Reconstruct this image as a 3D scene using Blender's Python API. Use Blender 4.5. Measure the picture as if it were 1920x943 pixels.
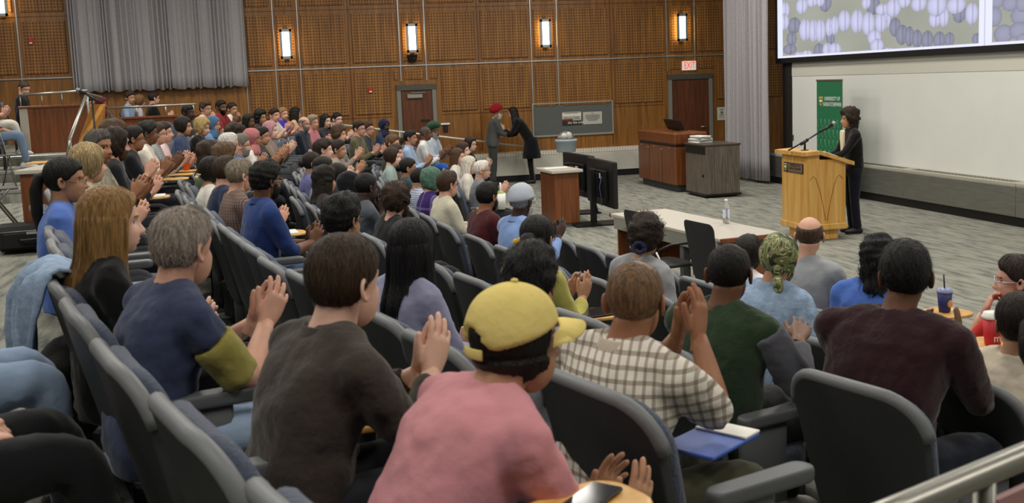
import bpy, math, random
import numpy as np
from mathutils import Matrix, Vector
random.seed(7); rng = np.random.default_rng(7)
scene = bpy.context.scene
for o in list(bpy.data.objects): bpy.data.objects.remove(o)
COL = scene.collection
PI = math.pi

# ------------------------------------------------------------------ camera
F_PX, CX, CY, CAM_Z = 2000.0, 960.0, 400.0, 2.23
ROLL, YAW = math.atan(0.039), math.atan(455 / 2000.0)
PITCH = math.atan((CY - 151) * math.cos(ROLL) / F_PX)
FW = np.array([math.sin(YAW) * math.cos(PITCH), math.cos(YAW) * math.cos(PITCH), -math.sin(PITCH)])
_r0 = np.array([math.cos(YAW), -math.sin(YAW), 0.0]); _u0 = np.cross(_r0, FW)
RT = math.cos(ROLL) * _r0 - math.sin(ROLL) * _u0
UP = np.cross(RT, FW)
cam_data = bpy.data.cameras.new('camera'); cam = bpy.data.objects.new('camera', cam_data); COL.objects.link(cam)
cam.matrix_world = Matrix(((RT[0], UP[0], -FW[0], 0), (RT[1], UP[1], -FW[1], 0), (RT[2], UP[2], -FW[2], CAM_Z), (0, 0, 0, 1)))
cam_data.sensor_width = 36.0
cam_data.lens = F_PX / 1920 * 36.0
cam_data.shift_y = -(471.5 - CY) / 1920.0
cam_data.clip_end = 200
cam_data.dof.use_dof = True; cam_data.dof.focus_distance = 12.0; cam_data.dof.aperture_fstop = 6.3
scene.camera = cam

def ray(px, py): return FW + RT * (px - CX) / F_PX + UP * (CY - py) / F_PX
def at_d(px, py, d): return np.array([0, 0, CAM_Z]) + ray(px, py) * d
def at_y(px, py, Y): r = ray(px, py); return np.array([0, 0, CAM_Z]) + r * (Y / r[1])
def at_x(px, py, X): r = ray(px, py); return np.array([0, 0, CAM_Z]) + r * (X / r[0])
def at_z(px, py, Z): r = ray(px, py); return np.array([0, 0, CAM_Z]) + r * ((Z - CAM_Z) / r[2])

# ------------------------------------------------------------------ world, exposure, big lights
world = bpy.data.worlds.new('world'); scene.world = world; world.use_nodes = True
world.node_tree.nodes['Background'].inputs[0].default_value = (1.0, 0.96, 0.90, 1)
world.node_tree.nodes['Background'].inputs[1].default_value = 0.12
scene.view_settings.view_transform = 'Standard'; scene.view_settings.look = 'None'
scene.view_settings.gamma = 1.0; scene.view_settings.exposure = 0.35
scene.view_settings.use_curve_mapping = False
CEIL = 5.6
def area(loc, sx, sy, power, col, tilt=0.0, spread=PI):
    l = bpy.data.lights.new('ceiling_lamp', 'AREA'); l.shape = 'RECTANGLE'; l.size = sx; l.size_y = sy
    l.energy = power; l.color = col; l.spread = spread
    o = bpy.data.objects.new('ceiling_lamp', l); COL.objects.link(o); o.location = loc; o.rotation_euler = (0, tilt, 0)
    return o
WARM = (1.0, 0.95, 0.87)
for X in (-5.0, -1.0, 3.0, 7.0):
    for Y in (0.5, 6.5, 12.5, 18.5):
        area((X, Y, CEIL - 0.06), 1.2, 1.2, (96 if X < 5 else 135) * (.72 if Y < 3 else 1.0), WARM)

# ------------------------------------------------------------------ mesh helpers
def srgb(h):
    h = h.lstrip('#'); c = [int(h[i:i + 2], 16) / 255 for i in (0, 2, 4)]
    return tuple(x / 12.92 if x <= .04045 else ((x + .055) / 1.055) ** 2.4 for x in c)

class G:
    def __init__(s): s.v = []; s.f = []; s.m = []; s.n = 0
    def add(s, V, F, mat=0):
        V = np.asarray(V, float).reshape(-1, 3); F = np.asarray(F, int)
        if len(F) == 0: return s
        s.v.append(V); s.f.append(F + s.n); s.m.append(np.full(len(F), mat) if np.isscalar(mat) else np.asarray(mat)); s.n += len(V)
        return s
    def join(s, g, Mx=None, mat=None):
        off = s.n
        for V in g.v: s.v.append(V if Mx is None else V @ Mx[:3, :3].T + Mx[:3, 3])
        for F, m in zip(g.f, g.m): s.f.append(F + off); s.m.append(m if mat is None else np.full(len(F), mat))
        s.n += g.n
        if Mx is not None and np.linalg.det(Mx[:3, :3]) < 0:
            k = len(g.f); s.f[-k:] = [F[:, ::-1] for F in s.f[-k:]]
        return s
    def mesh(s, name, smooth=True):
        me = bpy.data.meshes.new(name)
        V = np.concatenate(s.v); me.vertices.add(len(V)); me.vertices.foreach_set('co', V.astype(np.float32).ravel())
        loops = np.concatenate([F.ravel() for F in s.f]); cnt = np.concatenate([np.full(len(F), F.shape[1]) for F in s.f])
        me.loops.add(len(loops)); me.loops.foreach_set('vertex_index', loops.astype(np.int32))
        st = np.concatenate([[0], np.cumsum(cnt)[:-1]])
        me.polygons.add(len(cnt)); me.polygons.foreach_set('loop_start', st.astype(np.int32))
        me.polygons.foreach_set('material_index', np.concatenate(s.m).astype(np.int32))
        me.polygons.foreach_set('use_smooth', np.full(len(cnt), smooth))
        me.update(calc_edges=True); me.validate()
        return me

def obj(name, g, mats, parent=None, smooth=True, loc=None, rotz=None, sharp=None):
    me = g if isinstance(g, bpy.types.Mesh) else g.mesh(name, smooth)
    if not isinstance(mats, (list, tuple)): mats = [mats]
    if len(me.materials) == 0:
        for m in mats: me.materials.append(m)
    if sharp: me.set_sharp_from_angle(angle=math.radians(sharp))
    o = bpy.data.objects.new(name, me); COL.objects.link(o)
    if parent: o.parent = parent
    if loc is not None: o.location = loc
    if rotz is not None: o.rotation_euler = (0, 0, rotz)
    return o
def empty(name, loc=(0, 0, 0), rotz=0.0):
    o = bpy.data.objects.new(name, None); COL.objects.link(o); o.location = loc; o.rotation_euler = (0, 0, rotz); o.empty_display_size = .1
    return o
def tag(o, label=None, cat=None, group=None, kind=None):
    if label: o['label'] = label
    if cat: o['category'] = cat
    if group: o['group'] = group
    if kind: o['kind'] = kind
    return o
def struct(o, label=None): 
    o['kind'] = 'structure'
    if label: o['label'] = label
    return o
def copy_tree(o, parent=None):
    c = o.copy(); COL.objects.link(c); c.parent = parent
    for ch in list(o.children): copy_tree(ch, c)
    return c

def gridf(nu, nv, wrap=True):
    i = np.arange(nv - 1)[:, None]; j = np.arange(nu if wrap else nu - 1)[None, :]; j2 = (j + 1) % nu
    return np.stack([i * nu + j, i * nu + j2, (i + 1) * nu + j2, (i + 1) * nu + j], -1).reshape(-1, 4)
def loft(g, C, AX, AY, rx, ry, n=12, p=2.0, mat=0, cap=True):
    C = np.asarray(C, float); N = len(C); t = np.arange(n) / n * 2 * PI
    c, s = np.cos(t), np.sin(t)
    c = np.sign(c) * np.abs(c) ** (2 / p); s = np.sign(s) * np.abs(s) ** (2 / p)
    AX = np.broadcast_to(np.asarray(AX, float), (N, 3)); AY = np.broadcast_to(np.asarray(AY, float), (N, 3))
    rx = np.broadcast_to(np.asarray(rx, float), (N,)); ry = np.broadcast_to(np.asarray(ry, float), (N,))
    V = C[:, None] + AX[:, None] * (rx[:, None] * c)[..., None] + AY[:, None] * (ry[:, None] * s)[..., None]
    V = V.reshape(-1, 3); Fq = gridf(n, N)
    g.add(V, Fq, mat)
    if cap:
        j = np.arange(n); b = g.n - len(V)
        for k, ring in ((0, 0), (N - 1, (N - 1) * n)):
            cv = g.n; g.v.append(C[k:k + 1]); g.n += 1
            T = np.stack([b + ring + (j + 1) % n, b + ring + j, np.full(n, cv)], -1)
            if k: T = T[:, ::-1]
            g.f.append(T); g.m.append(np.full(n, mat))
    return g
def frames(P):
    P = np.asarray(P, float); T = np.gradient(P, axis=0); T /= np.linalg.norm(T, axis=1)[:, None] + 1e-9
    a = np.array([0, 0, 1.]) if abs(T[0, 2]) < .9 else np.array([1., 0, 0])
    X = []; x = np.cross(T[0], a); x /= np.linalg.norm(x)
    for t in T:
        x = x - t * (x @ t); x /= np.linalg.norm(x) + 1e-9; X.append(x.copy())
    X = np.array(X); return X, np.cross(T, X)
def tube(g, P, r, n=8, mat=0, cap=True, ry=None):
    AX, AY = frames(P); return loft(g, P, AX, AY, r, r if ry is None else ry, n, 2.0, mat, cap)
def sph(g, c, r, n=12, m=8, mat=0):
    r = np.broadcast_to(np.asarray(r, float), (3,)); th = (np.arange(m) + .5) / m * PI
    C = np.asarray(c)[None] + np.stack([0 * th, 0 * th, -np.cos(th) * r[2]], -1)
    return loft(g, C, (1, 0, 0), (0, 1, 0), np.sin(th) * r[0], np.sin(th) * r[1], n, 2.0, mat)
def rbox(g, lo, hi, b=0.004, mat=0):
    lo = np.asarray(lo, float); hi = np.asarray(hi, float); lo, hi = np.minimum(lo, hi), np.maximum(lo, hi)
    b = min(b, .45 * float((hi - lo).min()))
    V = []; idx = {}
    for sx in (0, 1):
        for sy in (0, 1):
            for sz in (0, 1):
                s = (sx, sy, sz); cor = np.where(s, hi, lo); inn = np.where(s, hi - b, lo + b)
                for a in range(3):
                    v = inn.copy(); v[a] = cor[a]; idx[s + (a,)] = len(V); V.append(v)
    Q = []; T = []
    c4 = [(0, 0), (1, 0), (1, 1), (0, 1)]
    for a in range(3):
        u, w = (a + 1) % 3, (a + 2) % 3
        for s in (0, 1):
            q = []
            for (i, j) in c4:
                k = [0, 0, 0]; k[a] = s; k[u] = i; k[w] = j; q.append(idx[tuple(k) + (a,)])
            Q.append(q if s else q[::-1])
        for i in (0, 1):
            for j in (0, 1):   # edge along a
                def K(t, ax):
                    k = [0, 0, 0]; k[a] = t; k[u] = i; k[w] = j; return idx[tuple(k) + (ax,)]
                q = [K(0, u), K(1, u), K(1, w), K(0, w)]
                Q.append(q if (i + j) % 2 else q[::-1])
    for sx in (0, 1):
        for sy in (0, 1):
            for sz in (0, 1):
                t = [idx[(sx, sy, sz, a)] for a in range(3)]; T.append(t if (sx + sy + sz) % 2 else t[::-1])
    V = np.array(V); g.add(V, Q, mat); g.f.append(np.array(T) + g.n - 24); g.m.append(np.full(8, mat))
    return g
def box_obj(name, lo, hi, mat, parent=None, b=.004): return obj(name, rbox(G(), lo, hi, b), mat, parent, smooth=False)
def rot_z(a): c, s = math.cos(a), math.sin(a); return np.array([[c, -s, 0], [s, c, 0], [0, 0, 1.]])
def rot_x(a): c, s = math.cos(a), math.sin(a); return np.array([[1., 0, 0], [0, c, -s], [0, s, c]])
def rot_y(a): c, s = math.cos(a), math.sin(a); return np.array([[c, 0, s], [0, 1., 0], [-s, 0, c]])
def mx(R=np.eye(3), t=(0, 0, 0), s=1.0): M = np.eye(4); M[:3, :3] = np.asarray(R) * s; M[:3, 3] = t; return M
def slab(g, out, thick, bev, fn, mat=0):
    """rounded slab: outline (n,2) CCW -> fn(x,s,depth)->xyz ; depth 0..thick"""
    out = np.asarray(out, float); n = len(out); c = out.mean(0)
    def inset(d):
        v = out - c; L = np.linalg.norm(v, axis=1)[:, None]; return c + v * (1 - d / L)
    rings = [(bev * 6, 0), (bev * 3, -.0), (bev, 0), (bev * .3, bev * .3), (0, bev), (0, thick - bev), (bev * .3, thick - bev * .3), (bev, thick), (bev * 3, thick), (bev * 6, thick)]
    V = []
    for d, h in rings:
        q = inset(d); V.append(np.array([fn(x, s, h) for x, s in q]))
    V = np.concatenate(V); g.add(V, gridf(n, len(rings)), mat); base = g.n - len(V); j = np.arange(n)
    # interior: rings towards centre so curvature is kept
    for side, h, r0 in ((0, 0, 0), (1, thick, (len(rings) - 1) * n)):
        prev = base + r0; q0 = inset(bev * 6)
        for fr in (.66, .33):
            q = c + (q0 - c) * fr; Vn = np.array([fn(x, s, h) for x, s in q]); st = g.n; g.v.append(Vn); g.n += n
            Fq = np.stack([prev + j, prev + (j + 1) % n, st + (j + 1) % n, st + j], -1)
            g.f.append(Fq if side else Fq[:, ::-1]); g.m.append(np.full(n, mat)); prev = st
        cv = g.n; g.v.append(np.array([fn(c[0], c[1], h)])); g.n += 1
        T = np.stack([prev + j, prev + (j + 1) % n, np.full(n, cv)], -1); g.f.append(T if side else T[:, ::-1]); g.m.append(np.full(n, mat))
    return g
def rrect(w0, w1, h, r0, r1, k=5):
    """rounded trapezoid outline, bottom half-width w0, top half-width w1"""
    P = []
    for (cx, cy, r, a0) in ((w0 - r0, r0, r0, -PI / 2), (w1 - r1, h - r1, r1, 0), (-w1 + r1, h - r1, r1, PI / 2), (-w0 + r0, r0, r0, PI)):
        for i in range(k + 1): a = a0 + i / k * PI / 2; P.append((cx + r * math.cos(a), cy + r * math.sin(a)))
    return np.array(P)

# ------------------------------------------------------------------ materials
MC = {}
def nt(m): return m.node_tree.nodes, m.node_tree.links
def mat(name, col, rough=.6, metal=0.0, spec=.5, bump=0.0, bscale=80.0, var=0.0, vscale=6.0, emis=None, estr=0.0, sss=0.0, trans=0.0, ior=1.45, stretch=None, coat=0.0, sheen=0.0):
    key = (name, tuple(col))
    if key in MC: return MC[key]
    m = bpy.data.materials.new(name); m.use_nodes = True; N, L = nt(m); b = N['Principled BSDF']
    b.inputs['Base Color'].default_value = (*col, 1); b.inputs['Roughness'].default_value = rough; b.inputs['Metallic'].default_value = metal
    b.inputs['Specular IOR Level'].default_value = spec; b.inputs['IOR'].default_value = ior
    b.inputs['Transmission Weight'].default_value = trans; b.inputs['Coat Weight'].default_value = coat
    b.inputs['Sheen Weight'].default_value = sheen
    if sss: b.inputs['Subsurface Weight'].default_value = sss; b.inputs['Subsurface Radius'].default_value = (.01, .004, .002); b.inputs['Subsurface Scale'].default_value = 1.0
    if emis: b.inputs['Emission Color'].default_value = (*emis, 1); b.inputs['Emission Strength'].default_value = estr
    if bump or var:
        tc = N.new('ShaderNodeTexCoord'); mp = N.new('ShaderNodeMapping'); L.new(tc.outputs['Object'], mp.inputs[0])
        if stretch: mp.inputs['Scale'].default_value = stretch
        if var:
            n1 = N.new('ShaderNodeTexNoise'); n1.inputs['Scale'].default_value = vscale; n1.inputs['Detail'].default_value = 4; L.new(mp.outputs[0], n1.inputs[0])
            r = N.new('ShaderNodeMapRange'); r.inputs[3].default_value = 1 - var; r.inputs[4].default_value = 1 + var; r.inputs[1].default_value = .3; r.inputs[2].default_value = .7; L.new(n1.outputs[0], r.inputs[0])
            mu = N.new('ShaderNodeVectorMath'); mu.operation = 'SCALE'; mu.inputs[0].default_value = col; L.new(r.outputs[0], mu.inputs['Scale']); L.new(mu.outputs[0], b.inputs['Base Color'])
        if bump:
            n2 = N.new('ShaderNodeTexNoise'); n2.inputs['Scale'].default_value = bscale; n2.inputs['Detail'].default_value = 3; L.new(mp.outputs[0], n2.inputs[0])
            bp = N.new('ShaderNodeBump'); bp.inputs['Strength'].default_value = bump; bp.inputs['Distance'].default_value = .01; L.new(n2.outputs[0], bp.inputs['Height']); L.new(bp.outputs[0], b.inputs['Normal'])
    MC[key] = m; return m
def fabric(hexc): return mat('fabric', srgb(hexc), .92, 0, .15, .35, 26, .05, 9, sheen=.15)
def knit(hexc): return mat('knit', srgb(hexc), .95, 0, .1, .35, 60, .05, 14, sheen=.2)
def skin_mat(hexc): return mat('skin', srgb(hexc), .5, 0, .35, .1, 160, .08, 18, sss=.12)
def hair_mat(hexc): return mat('hair', srgb(hexc), .55, 0, .3, .7, 150, .5, 110, stretch=(1, 1, .10))

def wood_mat(name, c1, c2, scale=1.0, rough=.42, axis='Z', holes=0.0, dark=(0.02, .008, .002)):
    m = bpy.data.materials.new(name); m.use_nodes = True; N, L = nt(m); b = N['Principled BSDF']
    tc = N.new('ShaderNodeTexCoord'); mp = N.new('ShaderNodeMapping'); L.new(tc.outputs['Object'], mp.inputs[0])
    mp.inputs['Scale'].default_value = (14 * scale, 14 * scale, .9 * scale) if axis == 'Z' else ((.9 * scale, 14 * scale, 14 * scale) if axis == 'X' else (14 * scale, .9 * scale, 14 * scale))
    n1 = N.new('ShaderNodeTexNoise'); n1.inputs['Scale'].default_value = 2.2; n1.inputs['Detail'].default_value = 6; n1.inputs['Distortion'].default_value = .6; L.new(mp.outputs[0], n1.inputs[0])
    cr = N.new('ShaderNodeValToRGB'); cr.color_ramp.elements[0].color = (*c1, 1); cr.color_ramp.elements[1].color = (*c2, 1); cr.color_ramp.elements[0].position = .32; cr.color_ramp.elements[1].position = .7
    L.new(n1.outputs[0], cr.inputs[0]); out = cr.outputs[0]
    if holes:
        sx = N.new('ShaderNodeSeparateXYZ'); L.new(tc.outputs['Object'], sx.inputs[0]); ms = []
        for o in ('X', 'Z'):
            mu = N.new('ShaderNodeMath'); mu.operation = 'MULTIPLY'; mu.inputs[1].default_value = 2 * PI / holes; L.new(sx.outputs[o], mu.inputs[0])
            si = N.new('ShaderNodeMath'); si.operation = 'SINE'; L.new(mu.outputs[0], si.inputs[0])
            mr = N.new('ShaderNodeMapRange'); mr.inputs[1].default_value = -.15; mr.inputs[2].default_value = .45; L.new(si.outputs[0], mr.inputs[0]); ms.append(mr.outputs[0])
        pr = N.new('ShaderNodeMath'); pr.operation = 'MULTIPLY'; L.new(ms[0], pr.inputs[0]); L.new(ms[1], pr.inputs[1])
        sc = N.new('ShaderNodeMath'); sc.operation = 'MULTIPLY'; sc.inputs[1].default_value = .82; L.new(pr.outputs[0], sc.inputs[0])
        mxn = N.new('ShaderNodeMixRGB'); L.new(sc.outputs[0], mxn.inputs[0]); L.new(out, mxn.inputs[1]); mxn.inputs[2].default_value = (*dark, 1); out = mxn.outputs[0]
        bp = N.new('ShaderNodeBump'); bp.inputs['Strength'].default_value = .6; bp.inputs['Distance'].default_value = .01; bp.invert = True; L.new(pr.outputs[0], bp.inputs['Height']); L.new(bp.outputs[0], b.inputs['Normal'])
    L.new(out, b.inputs['Base Color']); b.inputs['Roughness'].default_value = rough
    return m
WOOD = wood_mat('wall_veneer', srgb('#6c4416'), srgb('#986628'), .5)
WOODP = wood_mat('perforated_veneer', srgb('#764a1a'), srgb('#9e6c2a'), .5, .5, 'Z', .062, srgb('#2a1404'))
WOODD = wood_mat('door_veneer', srgb('#4a2410'), srgb('#6a3a1c'), .7, .35)
WOODC = wood_mat('cherry_veneer', srgb('#5e3418'), srgb('#814822'), .8, .35)
MAPLE = wood_mat('maple_veneer', srgb('#c08a3c'), srgb('#e0b468'), .5, .35)
GREYW = wood_mat('grey_laminate', srgb('#4c423a'), srgb('#756a5e'), 1.6, .5)
ALU = mat('aluminium', srgb('#b9bcbc'), .35, 1.0)
STEEL = mat('brushed_steel', srgb('#9a9a94'), .42, .9, bump=.1, bscale=60, var=.1, vscale=3, stretch=(1, 1, 8))
BLACK = mat('black_plastic', srgb('#121214'), .45)
BLACKM = mat('black_metal', srgb('#17171a'), .4, .3)
WHITE = mat('white_plastic', srgb('#e4e4e0'), .5)
PAPER = mat('paper', srgb('#e8e6de'), .8)
GREYTOP = mat('grey_worktop', srgb('#b9b4a8'), .4, var=.05, vscale=120)

def carpet_mat():
    m = bpy.data.materials.new('carpet'); m.use_nodes = True; N, L = nt(m); b = N['Principled BSDF']
    tc = N.new('ShaderNodeTexCoord'); mp = N.new('ShaderNodeMapping'); mp.inputs['Scale'].default_value = (4.6, .8, 1); L.new(tc.outputs['Object'], mp.inputs[0])
    mp.inputs['Rotation'].default_value = (0, 0, math.radians(62))
    n1 = N.new('ShaderNodeTexNoise'); n1.inputs['Scale'].default_value = 2.6; n1.inputs['Detail'].default_value = 5; n1.inputs['Roughness'].default_value = .65; L.new(mp.outputs[0], n1.inputs[0])
    n2 = N.new('ShaderNodeTexNoise'); n2.inputs['Scale'].default_value = 140; L.new(tc.outputs['Object'], n2.inputs[0])
    cr = N.new('ShaderNodeValToRGB'); e = cr.color_ramp.elements; e[0].position = .36; e[0].color = (*srgb('#666863'), 1); e[1].position = .62; e[1].color = (*srgb('#96958b'), 1)
    x = e.new(.48); x.color = (*srgb('#85867d'), 1); L.new(n1.outputs[0], cr.inputs[0])
    mixn = N.new('ShaderNodeMixRGB'); mixn.blend_type = 'OVERLAY'; mixn.inputs[0].default_value = .5; L.new(cr.outputs[0], mixn.inputs[1]); L.new(n2.outputs[0], mixn.inputs[2]); L.new(mixn.outputs[0], b.inputs['Base Color'])
    b.inputs['Roughness'].default_value = .97; b.inputs['Specular IOR Level'].default_value = .1
    bp = N.new('ShaderNodeBump'); bp.inputs['Strength'].default_value = .5; bp.inputs['Distance'].default_value = .01; L.new(n2.outputs[0], bp.inputs['Height']); L.new(bp.outputs[0], b.inputs['Normal'])
    return m
CARPET = carpet_mat()
def check_mat(name, base, lines, period, width=.3, line2=None, rot=0.0):
    m = bpy.data.materials.new(name); m.use_nodes = True; N, L = nt(m); b = N['Principled BSDF']; b.inputs['Roughness'].default_value = .9; b.inputs['Specular IOR Level'].default_value = .15
    tc = N.new('ShaderNodeTexCoord'); at = N.new('ShaderNodeAttribute'); at.attribute_name = 'cloth'
    sx = N.new('ShaderNodeSeparateXYZ'); L.new(tc.outputs['Object'], sx.inputs[0]); prev = None
    for i, o in enumerate(('X', 'Z', 'Y')):
        if i == 2: continue
        a = N.new('ShaderNodeMath'); a.operation = 'MULTIPLY'; a.inputs[1].default_value = 1 / period; L.new(sx.outputs[o], a.inputs[0])
        if o == 'X':   # keep vertical stripes going round the sides
            yy = N.new('ShaderNodeMath'); yy.operation = 'MULTIPLY_ADD'; yy.inputs[1].default_value = .8; L.new(sx.outputs['Y'], yy.inputs[0]); L.new(sx.outputs['X'], yy.inputs[2]); L.new(yy.outputs[0], a.inputs[0])
        fr = N.new('ShaderNodeMath'); fr.operation = 'FRACT'; L.new(a.outputs[0], fr.inputs[0])
        lt = N.new('ShaderNodeMath'); lt.operation = 'LESS_THAN'; lt.inputs[1].default_value = width; L.new(fr.outputs[0], lt.inputs[0])
        h = N.new('ShaderNodeMath'); h.operation = 'MULTIPLY'; h.inputs[1].default_value = .55; L.new(lt.outputs[0], h.inputs[0])
        mi = N.new('ShaderNodeMixRGB'); L.new(h.outputs[0], mi.inputs[0])
        if prev is None: mi.inputs[1].default_value = (*base, 1)
        else: L.new(prev, mi.inputs[1])
        mi.inputs[2].default_value = (*(line2 if (line2 and i) else lines), 1); prev = mi.outputs[0]
    L.new(prev, b.inputs['Base Color']); return m
# ------------------------------------------------------------------ room shell
ARC = (26.6, 11.0)
ROWS = [(28.75, .86), (27.85, .68), (26.9, .51), (25.95, .34), (25.0, .17), (24.05, 0.0)]
WY = 23.3; FX = 10.05
def pol(r, a): return np.array([ARC[0] - r * math.cos(a), ARC[1] + r * math.sin(a)])
g = G(); rbox(g, (-14, -6, -.2), (14, 23.6, 0), .01); struct(obj('floor', g, CARPET, smooth=False), 'grey streaked carpet floor of the stage')
def sector(name, r0, r1, z0, z1, a0, a1, m, n=48):
    g = G(); A = np.linspace(a0, a1, n); V = []
    for r, z in ((r0, z0), (r0, z1), (r1, z1), (r1, z0)):
        V.append(np.array([[*pol(r, a), z] for a in A]))
    V = np.concatenate(V); F = []
    for k in range(4):
        k2 = (k + 1) % 4
        for i in range(n - 1): F.append((k * n + i, k * n + i + 1, k2 * n + i + 1, k2 * n + i))
    for i in (0, n - 1): F.append((i, n + i, 2 * n + i, 3 * n + i))
    g.add(V, F); o = obj(name, g, m, smooth=False); struct(o); return o
A0, A1 = -.60, .45
for k, (ra, rb) in {4: (24.5, 25.45), 3: (25.45, 26.4), 2: (26.4, 27.35), 1: (27.35, 28.1)}.items():
    t = sector('floor_tier', ra, rb + .02, -.02, ROWS[k][1], A0, A1 - .02 * 0, CARPET)
    t['label'] = 'curved carpeted seating tier, %s step up from the stage' % {4: 'first', 3: 'second', 2: 'third', 1: 'fourth'}[k]
    sector('nosing', ra - .012, ra + .03, ROWS[k][1] - .025, ROWS[k][1] + .004, A0, A1, ALU).parent = t
    t.children[0].pop('kind', None)
t = sector('floor_tier', 28.1, 40, -.02, .86, A0, A1, CARPET); t['label'] = 'carpeted cross aisle behind the seat rows'
n_ = sector('nosing', 28.088, 28.13, .835, .864, A0, A1, ALU); n_.parent = t; n_.pop('kind', None)
# terraces, upper left
for i, (y0, z) in enumerate(((15.4, 1.03), (16.9, 1.19), (18.2, 1.34))):
    o = struct(box_obj('floor_terrace', (-14, y0, .5), (-3.05, 23.3, z), CARPET, b=.005), 'carpeted terrace step at the far left, %s' % ('lowest', 'middle', 'top')[i])
    box_obj('nosing', (-14, y0 - .012, z - .04), (-3.05, y0 + .05, z + .005), ALU, o, .004)
box = struct(box_obj('floor_upper', (-3.05, 20.3, .5), (1.4, 23.3, 1.05), CARPET, b=.005), 'raised carpeted floor below the grey side curtain')

wall = struct(box_obj('wall_left', (-14, WY, -.1), (13, WY + .25, 5.8), WOOD, b=.002), 'wood veneered side wall behind the audience')
def wx(px, py=130): return float(at_y(px, py, WY)[0])
TR = 2.64; UR = 3.86; LB = 1.62
bounds = [-120, -20, 40, 136, 300, 461, 517, 563, 657, 751, 799, 898, 997, 1046, 1146, 1250.5, 1303, 1390, 1470]
narrow = {(517, 563), (751, 799), (997, 1046), (1250.5, 1303)}
bx = [wx(b) for b in bounds]
pid = 0
def wall_piece(name, x0, x1, z0, z1, m, d=.03, b=.006): return box_obj(name, (x0, WY - d, z0), (x1, WY + .01, z1), m, wall, b)
door1 = (wx(741), wx(815)); door2 = (wx(1251), wx(1334))
bd = (wx(1000, 230), wx(1147, 230))
for i in range(len(bx) - 1):
    x0, x1 = bx[i] + .07, bx[i + 1] - .07
    if bounds[i] in (136, 300): 
        wall_piece('panel', x0, x1, TR + .1, UR - .08, WOODP); continue
    wall_piece('panel', x0, x1, UR + .1, 5.5, WOODP)
    wall_piece('panel', x0, x1, TR + .09, UR - .08, WOODP)
    lo = LB
    hi = TR - .09
    segs = [(x0, x1)]
    if bounds[i + 1] <= 461: continue
    for dd in (door1, door2):
        out = []
        for a, b in segs:
            if b < dd[0] - .1 or a > dd[1] + .1: out.append((a, b)); continue
            if a < dd[0] - .25: out.append((a, dd[0] - .13))
            if b > dd[1] + .25: out.append((dd[1] + .13, b))
            wall_piece('panel', max(a, dd[0] - .05) if a > dd[0] - .25 else dd[0] - .04, min(b, dd[1] + .05) if b < dd[1] + .25 else dd[1] + .04, 2.34, hi, WOODP) if b - a > .2 else None
        segs = out
    for a, b in segs:
        if b - a > .12: wall_piece('panel', a, b, lo, hi, WOODP)
for i, b in enumerate(bounds[1:-1]):
    if b in (136, 300): continue
    X = bx[i + 1]
    if b in (657, 898, 1146): wall_piece('stile_joint', X - .008, X + .008, .7, 5.5, WOODD, .012, .002); continue
    zlo = 2.3 if b in (751, 1250.5, 1303, 799) else (1.64 if b in (997, 1046) else 1.2)
    if b == 799: zlo = 2.3
    wall_piece('metal_strip', X - .012, X + .012, zlo, 5.5, ALU, .03, .003)
wall_piece('metal_strip', bx[0], wx(136), TR - .014, TR + .014, ALU, .034, .003)
wall_piece('metal_strip', wx(464), wx(1377), TR - .014, TR + .014, ALU, .034, .003)
for a, b in ((bx[0], wx(136)), (wx(461), wx(1390))): wall_piece('rail_joint', a, b, UR + .005, UR + .013, WOODD, .012, .002)
wall_piece('rail_joint', wx(461), door1[0] - .1, LB - .075, LB - .067, WOODD, .012, .002)
wall_piece('rail_joint', door1[1] + .1, door2[0] - .1, LB - .075, LB - .067, WOODD, .012, .002)

# front (projection) wall
fw_ = struct(box_obj('wall_front', (FX, -6, -.1), (FX + .3, 19.15, 5.8), mat('white_paint', srgb('#d6d8d3'), .75, var=.02, vscale=2, bump=.03, bscale=40), b=.002), 'white painted front wall under the screen')
struct(box_obj('wall_return', (FX - .02, 19.15, -.1), (FX + .3, 19.5, 5.8), mat('dark_paint', srgb('#1b1714'), .7), b=.002), 'dark strip beside the white front wall')
struct(box_obj('ceiling', (-14, -6, CEIL), (13, 23.6, CEIL + .2), mat('ceiling_tile', srgb('#a8a49a'), .9), b=.01), 'plain ceiling above the lecture hall')
box_obj('reveal', (FX - .008, -6, 2.1), (FX + .01, 19.15, 2.3), mat('white_band', srgb('#c6c5ba'), .75), fw_, .002)

# convector along the front wall
hx0, hx1 = FX - .27, FX
conv = empty('wall_convector', (hx0, 10, 0)); tag(conv, 'long steel heater cover along the foot of the white wall', 'heater')
ys = [2.0, 4.6, 7.2, 9.8, 12.4, 15.0, 17.6, 20.2]
for a, b in zip(ys[:-1], ys[1:]):
    o = box_obj('front_panel', (0, a - 10 + .004, .14), (.26, b - 10 - .004, .55), STEEL, conv, .004)
    box_obj('top_sill', (.0, a - 10 + .004, .55), (.265, b - 10 - .004, .60), mat('sill_grey', srgb('#b4b2a4'), .45, .3), conv, .006)
    gs = G()
    for y in np.arange(a + .15, b - .15, .085): rbox(gs, (.05, y - 10, .598), (.2, y - 10 + .03, .603), .001)
    q = obj('grille_slots', gs, BLACKM, o, smooth=False); q['kind'] = 'stuff'
box_obj('plinth', (.06, -8, .0), (.26, 10.2, .14), BLACK, conv, .003)

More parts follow.
